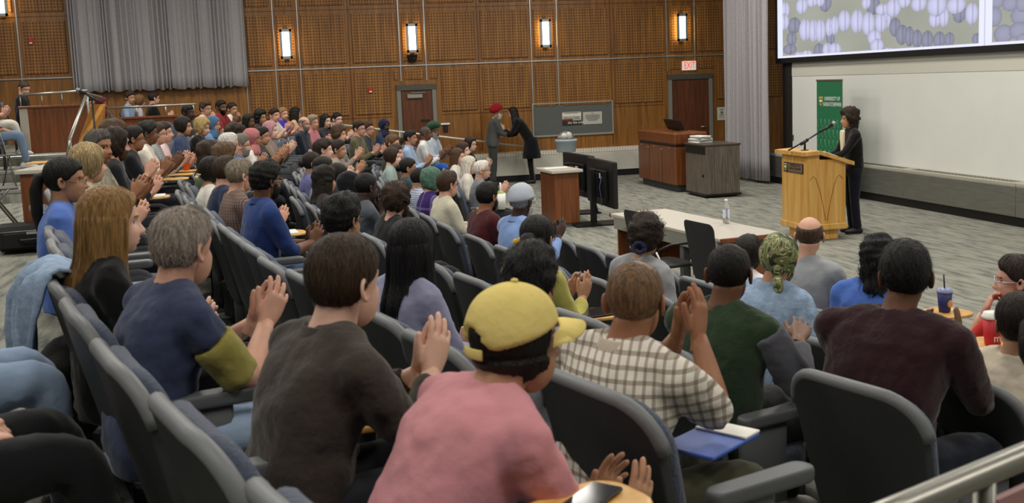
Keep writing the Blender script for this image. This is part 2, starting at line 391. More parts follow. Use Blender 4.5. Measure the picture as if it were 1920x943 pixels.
# pulpit-side bench with tile strip under the notice board
b0, b1 = wx(880, 300), wx(1330, 300)
ben = empty('wall_bench', (b0, WY - .35, 0)); tag(ben, 'low concrete coloured bench with pale tiled top under the notice board', 'bench')
W = b1 - b0
box_obj('body', (0, 0, .14), (W, .34, .56), mat('concrete', srgb('#bcbaae'), .55, var=.18, vscale=1.6, bump=.1, bscale=20), ben, .006)
box_obj('plinth', (0.02, .03, 0), (W, .34, .14), BLACK, ben, .003)
tile = G(); rbox(tile, (0, 0, 0), (.056, .345, .085), .005); tme = tile.mesh('tile', False); tme.materials.append(mat('tile', srgb('#d8d4c4'), .3))
nt_ = int(W / .062)
for i in range(nt_):
    o = bpy.data.objects.new('tile', tme); COL.objects.link(o); o.parent = ben; o.location = (i * .062, -.004, .562)

# doors
def door(n, xr, label, closer, sign):
    e = empty('door_%d' % n, ((xr[0] + xr[1]) / 2, WY, 0)); struct(e, label); w = (xr[1] - xr[0]) / 2
    fm = mat('door_frame', srgb('#7b7c74'), .5)
    box_obj('frame', (-w, -.06, 0), (-w + .09, .02, 2.2), fm, e, .006); box_obj('frame', (w - .09, -.06, 0), (w, .02, 2.2), fm, e, .006)
    box_obj('frame', (-w - .004, -.066, 2.1), (w + .004, .02, 2.225), mat('frame_head', srgb('#4c4a42'), .5), e, .006)
    lf = box_obj('leaf', (-w + .09, -.03, .01), (w - .09, .01, 2.1), WOODD, e, .004)
    h = G(); tube(h, [(w - .17, -.03, 1.0), (w - .17, -.09, 1.0), (w - .32, -.09, 1.0)], .012, 8); obj('handle', h, ALU, lf)
    if closer: box_obj('closer', (-w + .22, -.1, 1.93), (-w + .56, -.03, 2.03), mat('closer', srgb('#9a9890'), .4, .5), lf, .01); box_obj('closer_arm', (-w + .3, -.14, 2.04), (-w + .62, -.11, 2.06), fm, lf, .003)
    if sign: box_obj('room_sign', (w - .36, -.04, 1.4), (w - .16, -.03, 1.46), BLACK, lf, .002)
    return e
door(1, door1, 'brown side door with closer beyond the seated audience', True, True)
door(2, door2, 'brown exit door with grey frame behind the teaching desk', False, False)

# text helper
def text(name, body, size, m, parent, loc, R, align='CENTER', ext=.001, sx=1.0):
    c = bpy.data.curves.new(name, 'FONT'); c.body = body; c.size = size; c.extrude = ext; c.align_x = align; c.align_y = 'CENTER'; c.resolution_u = 2
    t = bpy.data.objects.new(name, c); COL.objects.link(t)
    bpy.context.view_layer.update(); me = bpy.data.meshes.new_from_object(t.evaluated_get(bpy.context.evaluated_depsgraph_get()))
    bpy.data.objects.remove(t); me.materials.clear(); me.materials.append(m)
    o = bpy.data.objects.new(name, me); COL.objects.link(o); o.parent = parent
    M = np.eye(4); M[:3, :3] = np.asarray(R) @ np.diag([sx, 1, 1]); M[:3, 3] = loc; o.matrix_local = Matrix(M.tolist()); return o
R_FACE_Y = np.array([[1, 0, 0], [0, 0, -1], [0, 1, 0.]])       # text readable when seen from -Y
R_FACE_X = np.array([[0, 0, -1], [-1, 0, 0], [0, 1, 0.]])      # readable when seen from -X

# exit sign
p = at_y(1292, 123, WY - .06); e = empty('exit_sign', p); tag(e, 'lit white exit sign with red letters above the brown door', 'exit sign')
box_obj('housing', (-.165, -.03, -.105), (.165, .06, .105), mat('exit_face', srgb('#d9d2c6'), .5, emis=srgb('#e8ddce'), estr=.35), e, .01)
text('lettering', 'EXIT', .215, mat('exit_red', srgb('#d81e28'), .5, emis=srgb('#e02030'), estr=.8), e, (0, -.033, 0), R_FACE_Y, sx=.62)

# sconces
def sconce(px, py, label, sc=1.0):
    p = at_y(px, py, WY); e = empty('wall_sconce', (p[0], WY - .03, p[2])); tag(e, label, 'wall lamp', 'lit wall sconces on the wood wall')
    w, h = .125, .31; fm = mat('sconce_frame', srgb('#9aa0a2'), .4, .6)
    box_obj('frame', (-w, -.13, h - .06), (w, -.09, h), fm, e, .004); box_obj('frame', (-w, -.13, -h), (w, -.09, -h + .06), fm, e, .004)
    box_obj('frame', (-w, -.13, -h), (-w + .05, -.09, h), fm, e, .004); box_obj('frame', (w - .05, -.13, -h), (w, -.09, h), fm, e, .004)
    box_obj('diffuser', (-w + .04, -.12, -h + .05), (w - .04, -.1, h - .05), mat('sconce_glass', (1, 1, 1), .5, emis=(1, .98, .93), estr=3.0), e, .002)
    box_obj('glow_tube', (-w + .02, -.085, -h + .04), (w - .02, -.05, h - .04), mat('sconce_glow', (1, .8, .5), .5, emis=(1, .66, .22), estr=11.0), e, .004)
    box_obj('mount', (-.05, -.05, -h - .03), (.05, .03, h + .03), mat('mount', srgb('#4a3a2c'), .5, .3), e, .004)
for px, py, l in ((3, 2, 'lit wall sconce cut by the top left corner'), (536, 83, 'lit wall sconce nearest the large grey curtain'), (771, 72, 'lit wall sconce with the black box loudspeaker under it'), (1020, 63, 'lit wall sconce above the standing pair by the notice board'), (1275, 52, 'lit wall sconce above the exit sign')): sconce(px, py, l)
p = at_y(772, 110, WY); e = empty('wall_speaker', (p[0], WY - .03, p[2])); tag(e, 'small black box loudspeaker under a wall sconce', 'loudspeaker')
gg = G(); loft(gg, [(0, -.02, -.075), (0, -.05, .075)], (1, 0, 0), (0, 1, 0), [.075, .115], [.06, .1], 16, 6); obj('cabinet', gg, BLACK, e, smooth=False)
gg = G(); tube(gg, [(.03, -.12, -.0), (.03, -.145, -.0)], .02, 12); obj('driver', gg, mat('driver', srgb('#3c3c3e'), .4), e)
def alarm(px, py, label):
    p = at_y(px, py, WY); e = empty('fire_alarm', (p[0], WY - .03, p[2])); tag(e, label, 'alarm')
    box_obj('case', (-.04, -.05, -.055), (.04, .0, .055), mat('alarm_red', srgb('#c0241c'), .4), e, .008); box_obj('strobe', (-.03, -.06, -.05), (.03, -.045, -.02), WHITE, e, .004)
alarm(59, 78, 'small red fire alarm left of the large grey curtain'); alarm(694, 169, 'small red fire alarm left of the side door')
p = at_y(835, 239, WY); e = empty('wall_box', (p[0], WY - .0, p[2])); tag(e, 'black wall box under a white strip right of the side door', 'wall box')
box_obj('box', (-.05, -.05, -.1), (.05, 0, .05), BLACK, e, .005); box_obj('strip', (-.1, -.04, .06), (.1, 0, .1), WHITE, e, .003)

# notice board
zt, zb = 1.67, .98
nb = empty('notice_board', ((bd[0] + bd[1]) / 2, WY, (zt + zb) / 2)); tag(nb, 'recessed grey felt notice board in a pale frame', 'notice board'); w = (bd[1] - bd[0]) / 2; h = (zt - zb) / 2
box_obj('felt', (-w, -.02, -h), (w, .01, h), mat('grey_felt', srgb('#5c605e'), .95, var=.2, vscale=120), nb, .002)
fr = mat('board_frame', srgb('#a29e92'), .4, .3)
for lo, hi in (((-w - .03, -.05, -h - .04), (w + .03, .0, -h)), ((-w - .03, -.05, h), (w + .03, .0, h + .03)), ((-w - .03, -.05, -h), (-w, 0, h)), ((w, -.05, -h), (w + .03, 0, h))): box_obj('frame', lo, hi, fr, nb, .004)
def notice(px, py, w, h, label, lines, band):
    p = at_y(px, py, WY - .03); e = empty('notice', p); tag(e, label, 'notice'); box_obj('sheet', (-w, -.004, -h), (w, .004, h), mat('notice_%d' % band, srgb('#b9b8ae' if not band else '#a8a79c'), .7), e, .001)
    if band:
        box_obj('band', (-w, -.007, -h), (w, -.003, -h + .1), mat('notice_dark', srgb('#2a2624'), .7), e, .001); box_obj('band', (-w, -.007, -h + .1), (0.02, -.003, -h + .14), mat('notice_red', srgb('#7a2a22'), .7), e, .001)
        box_obj('band', (-w, -.0065, -h + .14), (w, -.003, -h + .27), mat('notice_white', srgb('#d8d6cc'), .7), e, .001)
        text('lettering', '306 966 6444', .07, WHITE, e, (.09, -.008, -h + .05), R_FACE_Y); text('lettering', 'Classroom Support', .075, BLACK, e, (.0, -.006, h - .12), R_FACE_Y, sx=.8)
    ink = mat('ink', srgb('#5a5a56'), .8); gl = G()
    for z, ww in lines: rbox(gl, (-ww, -.0075, z), (ww, -.005, z + .011), .001)
    obj('text_lines', gl, ink, e, smooth=False)
notice(1072, 222, .225, .15, 'notice with dark bottom band and phone number on the felt board', [(.115, .15), (.03, .17), (-.005, .19)], 1)
notice(1111, 221, .225, .14, 'plain printed notice right of the one with dark band', [(.1, .03), (.06, .17), (.035, .18), (.01, .16), (-.015, .17), (-.04, .13), (-.065, .1)], 0)
p = at_y(1353, 213, WY - .01); e = empty('poster', p); tag(e, 'white printed poster on the wood beside the exit door', 'poster')
box_obj('sheet', (-.11, -.004, -.15), (.11, .004, .15), mat('poster_paper', srgb('#cfd0c6'), .7), e, .001)
gg = G(); tube(gg, [(0, -.004, .03), (0, -.0065, .03)], .035, 14); obj('print', gg, mat('poster_green', srgb('#76804a'), .8), e)
gl = G()
for z, ww in ((.1, .06), (.08, .04), (-.03, .07), (-.05, .05), (-.09, .07)): rbox(gl, (-ww, -.0065, z), (ww, -.004, z + .01), .001)
obj('text_lines', gl, mat('ink', srgb('#5a5a56'), .8), e, smooth=False)
p = at_y(1371, 214, WY - .3); e = empty('pole_stand', (p[0], WY - .45, 0)); tag(e, 'thin black pole stand between poster and grey curtain', 'stand')
gg = G(); tube(gg, [(0, 0, 0.02), (0, 0, 1.45)], .014, 8); obj('pole', gg, BLACKM, e); gg = G(); loft(gg, [(0, 0, 0), (0, 0, .03)], (1, 0, 0), (0, 1, 0), [.16, .13], [.16, .13], 20); obj('base', gg, BLACKM, e)
gg = G(); sph(gg, (0.06, 0, 1.36), .035, 10, 8); obj('knob', gg, mat('knob_brown', srgb('#7a3a24'), .5), e)

# curtains
def curtain(name, P0, P1, z0, z1, folds, amp, m, label, flare=0.0, hem=.0, n=420):
    P0 = np.array(P0); P1 = np.array(P1); d = P1 - P0; L = np.linalg.norm(d); d /= L; nrm = np.array([d[1], -d[0]])
    if nrm @ (-np.array(P0)) < 0: nrm = -nrm
    t = np.linspace(0, 1, n); ph = np.cumsum(1 + .55 * np.sin(t * 37 + 1) + .45 * np.sin(t * 71)); ph = ph / ph[-1] * folds * 2 * PI
    w = np.sin(ph); w = np.sign(w) * np.abs(w) ** .75; am = amp * (.7 + .3 * np.sin(t * 23 + 2))
    nz = 14; V = []
    for k in range(nz):
        u = k / (nz - 1); z = z1 + (z0 - z1) * u + (hem * np.sin(ph * .5 + 1) * u ** 4)
        off = w * am * (.75 + .35 * u) + .012 * np.sin(ph * .37 + u * 5)
        s = t * L * (1 - flare * (1 - u)) + .02 * np.cos(ph) * amp * 4
        V.append(np.stack([P0[0] + d[0] * s + nrm[0] * off, P0[1] + d[1] * s + nrm[1] * off, np.broadcast_to(z, t.shape)], -1))
    V = np.concatenate(V); g = G().add(V, gridf(n, nz, False)); o = obj(name, g, m); tag(o, label, 'curtain')
    s = o.modifiers.new('thick', 'SOLIDIFY'); s.thickness = .006; return o
CURT = mat('curtain_fabric', srgb('#a19ea2'), .9, 0, .1, .25, 90, .07, 30, sheen=.3)
xa, xb = float(at_y(139, 168, WY - .25)[0]), float(at_y(466, 168, WY - .25)[0])
curtain('side_curtain', (xa, WY - .22), (xb, WY - .22), 2.33, 5.5, 34, .055, CURT, 'wide grey pleated curtain hanging high on the wood wall', .0, .02)
curtain('corner_curtain', (9.5, 20.95), (9.6, 19.3), .06, 5.5, 13, .075, CURT, 'tall grey pleated curtain in the corner beside the screen', 0, 0)

# projection screen with the slide (emissive colours per vertex)
sy0, sy1, sz0, sz1 = 2.0, float(at_x(1461, 110, FX - .05)[1]), 2.46, 5.0
scr = empty('projection_screen', (FX - .08, (sy0 + sy1) / 2, sz0)); tag(scr, 'large projection screen showing pale pollen grains in a black frame', 'screen')
def slide():
    pw, ph_ = 560, 112
    yy = np.linspace(sy1, sy0 + 8.2, pw); zz = np.linspace(sz0, 3.7, ph_)
    Yg, Zg = np.meshgrid(yy, zz)
    col = np.empty(Yg.shape + (3,)); col[:] = srgb('#93948a')
    col += (.02 * np.sin(Yg * 3) * np.cos(Zg * 5))[..., None]
    back = np.array(srgb('#83849a')); frontc = np.array(srgb('#bcbcdc'))
    def grain(a, b, rx, ry, c0, k0=.55, k1=.5):
        k = 1 / 3.143; c = at_x(1360 + a * k, b * k, FX - .08); hw = abs(at_x(1360 + (a + rx) * k, b * k, FX - .08)[1] - at_x(1360 + (a - rx) * k, b * k, FX - .08)[1]) / 2
        hh = abs(at_x(1360 + a * k, (b + ry) * k, FX - .08)[2] - at_x(1360 + a * k, (b - ry) * k, FX - .08)[2]) / 2
        U = -(Yg - c[1]) / hw; Wv = (Zg - c[2]) / hh; q = U ** 2 + Wv ** 2; m = (q < 1) & (np.abs(Yg - ydiv) > .0)
        sh = np.sqrt(np.clip(1 - q, 0, 1)); fur = 1 - .35 * np.exp(-((U - .15) / .12) ** 2) * (k0 < .56)
        dots = 1 + .10 * np.sin(U * 30) * np.sin(Wv * 34)
        col[m] = (c0[None, None] * ((k0 + k1 * sh) * fur * dots)[..., None])[m]
    ydiv = at_x(1360 + 1529 / 3.143, 60, FX - .08)[1]
    L = [(405, 150, 38, 48, 0), (390, 230, 30, 45, 0), (380, 290, 40, 30, 0), (590, 20, 36, 50, 0), (350, 60, 28, 50, 1), (345, 130, 30, 50, 1), (450, 35, 34, 48, 1), (512, 5, 34, 36, 1), (560, 0, 24, 40, 1), (620, 220, 26, 60, 0), (550, 295, 30, 40, 0), (1000, 160, 34, 56, 0), (1040, 205, 36, 60, 0), (1085, 215, 28, 60, 0), (1130, 230, 30, 56, 0), (1190, 235, 36, 54, 0), (1260, 235, 34, 50, 0), (1320, 235, 30, 45, 0), (1380, 80, 40, 55, 0), (1480, 230, 26, 36, 0), (870, 30, 40, 60, 0),
         (470, 175, 36, 66, 1), (520, 180, 28, 68, 1), (560, 180, 30, 68, 1), (612, 160, 22, 56, 1), (645, 150, 22, 58, 1), (700, 122, 37, 64, 1), (775, 125, 38, 70, 1), (842, 140, 38, 70, 1), (950, 110, 24, 60, 1), (915, 130, 34, 64, 1), (878, 220, 40, 46, 1), (893, 270, 40, 42, 1), (600, 295, 28, 44, 1), (645, 292, 36, 40, 1), (435, 325, 26, 20, 1), (480, 320, 32, 24, 1), (830, 15, 26, 40, 1), (925, 55, 40, 34, 1), (990, 45, 44, 56, 1), (1055, 5, 38, 42, 1), (1140, 20, 46, 48, 1), (1235, 110, 36, 52, 1), (1288, 100, 28, 60, 1), (1245, 30, 58, 68, 1), (1360, 30, 56, 52, 1), (1452, 80, 38, 66, 1), (960, 295, 30, 14, 1),
         (700, -60, 40, 60, 1), (1000, -70, 44, 56, 1), (1200, -60, 44, 60, 1), (520, -80, 40, 56, 1), (1400, -70, 44, 60, 0)]
    for (a, b, rx, ry, fr_) in L: grain(a, b, rx, ry, frontc if fr_ else back)
    for (a, b, rx, ry) in ((1600, 10, 40, 40), (1680, 20, 50, 46), (1740, 90, 60, 60), (1640, 200, 60, 56), (1730, 180, 60, 50), (1590, 100, 40, 60), (1750, 20, 40, 50), (1750, 230, 40, 30)): grain(a, b, rx, ry, back * 1.15, .6, .45)
    edge = np.array(srgb('#d9dbf2')); yl = at_x(1360 + 338 / 3.143, 60, FX - .08)[1]; zl = at_x(1360 + 340 / 3.143, 331 / 3.143, FX - .08)[2]
    ya = at_x(1360 + 1494 / 3.143, 60, FX - .08)[1]; yb = at_x(1360 + 1572 / 3.143, 60, FX - .08)[1]
    for m in (Yg > yl, Zg < zl, (Yg < ya) & (Yg > yb)): col[m] = edge
    col[np.abs(Yg - ydiv) < .012] = np.array(srgb('#a6a8c0'))
    V = np.stack([np.zeros(Yg.shape), Yg - (sy0 + sy1) / 2, Zg - sz0], -1).reshape(-1, 3)
    g = G().add(V, gridf(pw, ph_, False)); me = g.mesh('slide_picture', True)
    at = me.attributes.new('slide', 'FLOAT_COLOR', 'POINT'); at.data.foreach_set('color', np.concatenate([col.reshape(-1, 3), np.ones((pw * ph_, 1))], 1).astype(np.float32).ravel())
    m = bpy.data.materials.new('slide'); m.use_nodes = True; N, Lk = nt(m); a = N.new('ShaderNodeAttribute'); a.attribute_name = 'slide'; b = N['Principled BSDF']
    b.inputs['Base Color'].default_value = (.05, .05, .05, 1); b.inputs['Roughness'].default_value = .9; b.inputs['Specular IOR Level'].default_value = 0
    Lk.new(a.outputs['Color'], b.inputs['Emission Color']); b.inputs['Emission Strength'].default_value = .92
    o = obj('slide_picture', me, m, scr); return o
slide()
mid = (sy0 + sy1) / 2
SE = mat('slide_plain', (.05, .05, .05), .9, emis=srgb('#a4a5a0'), estr=.9)
box_obj('slide_upper', (.002, sy0 + 8.2 - mid, 3.7 - sz0), (.004, sy1 - mid, sz1 - sz0), SE, scr, .0005); box_obj('slide_side', (.002, sy0 - mid, 0), (.004, sy0 + 8.2 - mid, sz1 - sz0), SE, scr, .0005)
for lo, hi in (((-.02, sy0 - mid, -.1), (.07, sy1 - mid + .06, 0)), ((-.02, sy1 - mid, 0), (.07, sy1 - mid + .06, sz1 - sz0)), ((.03, sy0 - mid, 0), (.07, sy1 - mid, sz1 - sz0))): box_obj('screen_frame', lo, hi, BLACK, scr, .004)
p = at_x(1487, 258, FX); e = empty('wall_outlet', p); tag(e, 'small dark wall outlet left of the green banner', 'outlet'); box_obj('plate', (-.008, -.035, -.06), (0, .035, .06), mat('outlet', srgb('#6a6450'), .5), e, .003)
box_obj('socket', (-.012, -.018, -.035), (-.006, .018, -.01), BLACK, e, .003); box_obj('socket', (-.012, -.018, .01), (-.006, .018, .035), BLACK, e, .003)

# ramp handrail along the wood wall
pa, pb = at_y(600, 229, WY - .5), at_y(1012, 278, WY - .5); e = empty('ramp_handrail', (pa[0], WY - .5, 0)); tag(e, 'pale sloping handrail along the wood wall behind the audience', 'handrail')
gg = G(); tube(gg, [(0, 0, pa[2]), (pb[0] - pa[0], 0, pb[2])], .022, 10); obj('rail', gg, mat('pale_rail', srgb('#d8d4c8'), .4, .4), e)
for t in (.05, .35, .65, .97):
    X = (pb[0] - pa[0]) * t; Z = pa[2] + (pb[2] - pa[2]) * t; gg = G(); tube(gg, [(X, 0, 0), (X, 0, Z)], .016, 8); obj('post', gg, mat('pale_rail', srgb('#d8d4c8'), .4, .4), e)
# ------------------------------------------------------------------ stage furniture
# lectern (faces the audience, -X)
lec = empty('lectern', (7.05, 12.85, 0)); tag(lec, 'pale maple lectern with a crest plaque at the front of the hall', 'lectern')
gg = G(); rbox(gg, (-.29, -.34, .17), (.27, .34, 1.06), .006); obj('body', gg, MAPLE, lec, smooth=False)
box_obj('base_moulding', (-.31, -.36, .14), (.29, .36, .22), MAPLE, lec, .01); box_obj('plinth', (-.22, -.27, 0), (.2, .27, .14), MAPLE, lec, .006)
gg = G(); V = []
for y in (-.40, .40): V += [(-.36, y, 1.12), (-.36, y, 1.17), (-.12, y, 1.18), (-.12, y, 1.13), (.36, y, .97), (.36, y, 1.02)]
gg.add(V, [(0, 3, 2, 1), (3, 4, 5, 2), (7, 8, 9, 6), (8, 11, 10, 9), (0, 1, 7, 6), (1, 2, 8, 7), (2, 5, 11, 8), (5, 4, 10, 11), (4, 3, 9, 10), (3, 0, 6, 9)]); obj('reading_top', gg, MAPLE, lec, smooth=False)
gg = G(); V = []
for y in (-.335, .335): V += [(-.285, y, 1.05), (-.285, y, 1.13), (-.12, y, 1.14), (.265, y, 1.01), (.265, y, 1.05)]
gg.add(V, [(0, 4, 3, 1), (1, 3, 2, 2), (5, 6, 8, 9)]) if 0 else rbox(gg, (-.285, -.335, 1.04), (-.1, .335, 1.13), .004); obj('upper_body', gg, MAPLE, lec, smooth=False)
gg = G(); loft(gg, [(-.29, 0, 0), (.27, 0, 0)], (0, 1, 0), (0, 0, 1), .001, .001, 4) if 0 else None
for s_ in (-1, 1):      # inlaid arched veneer on the side panel
    gi = G(); pts = []
    A = [(-.27 * 1 + .02, .9), (-.2, .86), (-.12, .72), (-.05, .5), (0, .25)]
    P = np.array([(-.23, -.341, .80), (-.19, -.341, .85), (-.15, -.341, .82), (-.1, -.341, .68), (-.05, -.341, .48), (-.012, -.341, .26)]) * [s_, 1, 1] + [-.01, 0, 0]
    tube(gi, P, .0045, 6); obj('inlay', gi, mat('inlay', srgb('#96642a'), .4), lec)
pl = box_obj('plaque', (-.305, -.26, .88), (-.288, .26, 1.01), mat('plaque', srgb('#3c3a40'), .35, .4), lec, .004)
box_obj('plaque_face', (-.309, -.25, .892), (-.303, .13, .998), mat('plaque_face', srgb('#86705c'), .4, .3), lec, .002)
text('lettering', 'UNIVERSITY OF\nSASKATCHEWAN', .042, mat('plaque_ink', srgb('#4a4038'), .5), lec, (-.311, -.06, .958), R_FACE_X, sx=.95)
def crest(name, parent, M4, s, back=True):
    gc = G(); sh = np.array([(-.5, .6), (-.5, 0), (-.4, -.35), (0, -.65), (.4, -.35), (.5, 0), (.5, .6)]) * s
    e = empty(name); e.parent = parent; e.matrix_local = Matrix(M4.tolist())
    def poly(pts, z, m, nm): g_ = G(); p_ = np.array(pts); n = len(p_); V = [(x, y, z) for x, y in p_] + [(x, y, z + .002) for x, y in p_]; g_.add(V, [list(range(n, 2 * n))]); g_.f.append(np.array([(i, (i + 1) % n, n + (i + 1) % n, n + i) for i in range(n)])); g_.m.append(np.zeros(n, int)); o = obj(nm, g_, m, e, smooth=False); return o
    poly(sh, 0, mat('crest_gold', srgb('#d8c060'), .5), 'crest_border'); poly(sh * .86, .0015, mat('crest_green', srgb('#2f5a3a'), .5), 'crest_field')
    poly(np.array([(-.28, -.1), (.28, -.1), (.28, .22), (-.28, .22)]) * s, .003, mat('crest_white', srgb('#e8e6d8'), .5), 'crest_book')
    for x in (-.3, 0, .3): poly(np.array([(x - .09, .36), (x + .09, .36), (x + .06, .54), (x - .06, .54)]) * s, .003, mat('crest_gold', srgb('#d8c060'), .5), 'crest_sheaf')
    poly(np.array([(-.12, -.42), (.12, -.42), (.0, -.2)]) * s, .003, mat('crest_gold', srgb('#d8c060'), .5), 'crest_sheaf')
    return e
crest('crest', lec, mx(R_FACE_X, (-.309, .195, .945)), .085)
# microphone on the lectern
mic = empty('lectern_microphone', (6.85, 12.72, 1.165)); tag(mic, 'black microphone on a boom arm fixed to the lectern', 'microphone')
gg = G(); loft(gg, [(0, 0, .005), (0, 0, .02)], (1, 0, 0), (0, 1, 0), .05, .05, 16); tube(gg, [(0, 0, .02), (0, 0, .13)], .014, 10); obj('stand', gg, BLACKM, mic)
gg = G(); tube(gg, [(-.22, .03, .02), (0, 0, .13), (.24, -.045, .27)], .011, 8); obj('boom', gg, mat('boom', srgb('#1c1c30'), .4), mic)
gg = G(); tube(gg, [(.2, -.04, .245), (.36, -.065, .335)], [.016, .024], 10); obj('mic_body', gg, BLACK, mic)
gg = G(); sph(gg, (.38, -.068, .348), .032, 14, 10); obj('mic_grille', gg, mat('grille', srgb('#9a9c9c'), .35, .8, bump=.5, bscale=300), mic)
gg = G(); tube(gg, [(-.06, .01, .09), (.04, -.01, .15)], .022, 8); obj('clutch', gg, BLACK, mic)
e = empty('lecture_notes', (7.02, 12.7, 1.14)); tag(e, 'white sheets of notes lying on the lectern top', 'paper')
gg = G(); rbox(gg, (-.11, -.15, 0), (.11, .15, .01), .002); o = obj('sheets', gg, PAPER, e, smooth=False); e.rotation_euler = (0, math.radians(19), .15); e.location = (7.1, 12.68, 1.12)

# banner
bn_ = at_x(1555, 150, 9.45); bp_ = empty('banner_stand', (9.45, bn_[1], 0)); tag(bp_, 'green university banner on a roll-up stand behind the speaker', 'banner')
BG = mat('banner_green', srgb('#1f6a46'), .6); w = .425
box_obj('banner_cloth', (-.004, -w, .08), (.004, w, 2.02), BG, bp_, .001); box_obj('top_bar', (-.012, -w - .01, 2.01), (.012, w + .01, 2.04), ALU, bp_, .003)
box_obj('base_cassette', (-.1, -w - .01, 0), (.1, w + .01, .09), ALU, bp_, .02); gg = G(); tube(gg, [(.03, 0, .08), (.03, 0, 2.02)], .01, 8); obj('back_pole', gg, ALU, bp_)
text('lettering', 'UNIVERSITY OF\nSASKATCHEWAN', .096, WHITE, bp_, (-.006, -.1, 1.66), R_FACE_X, sx=.78)
crest('crest', bp_, mx(R_FACE_X, (-.006, .275, 1.665)), .13)
gl = G()
for r in range(7):
    for c in range(6):
        cy, cz = -w + .08 + c * .138, .16 + r * .175; A = np.linspace(0, PI, 7)
        pts = [(-.006, cy - .06, cz + .15)] + [(-.006, cy + .06 * math.cos(PI + a), cz + .07 - .065 * math.sin(a)) for a in A] + [(-.006, cy + .06, cz + .15)]
        tube(gl, pts, .0042, 4)
obj('arch_pattern', gl, mat('banner_light', srgb('#4f8f68'), .6), bp_)['kind'] = 'stuff'

# long table with outlet, bottle, mesh chairs
ta = math.radians(7.5); tb = empty('front_table', (4.12, 10.02, 0), ta); tag(tb, 'long pale table with wood ends in front of the first row', 'table')
box_obj('table_top', (-.34, -1.15, .705), (.34, 1.15, .74), GREYTOP, tb, .006)
box_obj('edge_band', (-.345, 1.13, .70), (.345, 1.16, .742), WOODC, tb, .004); box_obj('edge_band', (-.345, -1.16, .70), (.345, -1.13, .742), WOODC, tb, .004)
box_obj('end_panel', (-.28, 1.07, 0), (.3, 1.1, .705), WOODC, tb, .004); box_obj('end_panel', (-.28, -1.1, 0), (.3, -1.07, .705), WOODC, tb, .004)
box_obj('modesty_panel', (.24, -1.07, .2), (.26, 1.07, .7), WOODC, tb, .004); gm = mat('grey_metal', srgb('#7e7f7c'), .45, .5)
for y in (-.35, .42): box_obj('leg', (-.3, y - .04, 0), (-.22, y + .04, .705), gm, tb, .006)
box_obj('cable_duct', (-.335, -1.07, .58), (-.30, 1.07, .705), mat('duct', srgb('#8d8c84'), .5), tb, .004)
ou = box_obj('outlet', (-.342, .55, .60), (-.334, .68, .69), mat('outlet_brown', srgb('#6a6452'), .5), tb, .003)
for y in (.585, .645): box_obj('socket', (-.346, y - .018, .622), (-.34, y + .018, .668), WHITE, ou, .004)
wb = at_z(1362, 419, .74); e = empty('water_bottle', wb); tag(e, 'clear plastic water bottle with white cap on the long table', 'bottle')
PL = mat('clear_plastic', (.92, .95, .97), .06, trans=.9, ior=1.2)
gg = G(); zz = np.array([0, .01, .05, .13, .17, .2, .215, .225]); rr = np.array([.030, .033, .034, .034, .031, .02, .014, .014]); loft(gg, np.stack([0 * zz, 0 * zz, zz], -1), (1, 0, 0), (0, 1, 0), rr, rr, 18); obj('bottle_body', gg, PL, e)
gg = G(); loft(gg, [(0, 0, .222), (0, 0, .243)], (1, 0, 0), (0, 1, 0), .017, .017, 16); obj('cap', gg, WHITE, e)
gg = G(); loft(gg, [(0, 0, .06), (0, 0, .145)], (1, 0, 0), (0, 1, 0), .0352, .0352, 18, cap=False); obj('wrapper', gg, mat('bottle_label', srgb('#d5d8e6'), .5), e)
gg = G(); loft(gg, [(0, 0, .075), (0, 0, .135)], (1, 0, 0), (0, 1, 0), .0356, .0356, 18, cap=False); 
V = np.concatenate(gg.v); me = text('lettering', 'WATER', .03, mat('bottle_blue', srgb('#3a3a9a'), .5), e, (-.012, -.036, .1), R_FACE_Y @ rot_z(-PI / 2))
def mesh_chair(loc, rz, label):
    e = empty('mesh_chair', loc, rz); tag(e, label, 'chair', 'black mesh chairs at the long table')
    nm = mat('mesh_black', srgb('#1d1d1e'), .6, bump=.8, bscale=220)
    def fn(x, s, d): return (x, -.23 - s * .16 - d + .35 * x * x, .44 + s)
    slab(G(), rrect(.2, .24, .53, .05, .06), .012, .004, fn); g_ = G(); slab(g_, rrect(.2, .24, .53, .05, .06), .012, .004, fn); obj('backrest', g_, nm, e)
    g_ = G(); slab(g_, rrect(.23, .22, .44, .06, .08), .03, .01, lambda x, s, d: (x, -.22 + s, .43 + d)); obj('seat', g_, nm, e)
    for sx in (-1, 1):
        g_ = G(); tube(g_, [(sx * .23, .2, 0), (sx * .23, .17, .43)], .011, 8); obj('leg', g_, ALU, e)
        g_ = G(); tube(g_, [(sx * .23, -.24, 0), (sx * .23, -.16, .43), (sx * .225, -.24, .6)], .011, 8); obj('leg', g_, ALU, e)
        g_ = G(); tube(g_, [(sx * .25, -.23, .62), (sx * .26, -.1, .66), (sx * .26, .14, .66)], .013, 8); obj('arm', g_, BLACK, e)
    return e
c1 = at_z(1308, 480, .4); c1 = at_z(1306, 413, .98); mesh_chair((c1[0] + .30, c1[1] + .02, 0), math.radians(-82), 'black mesh chair in front of the table, right of the outlet')
c1 = at_z(1196, 396, .96); mesh_chair((c1[0] + .26, c1[1], 0), math.radians(-78), 'black mesh chair at the left end of the long table')

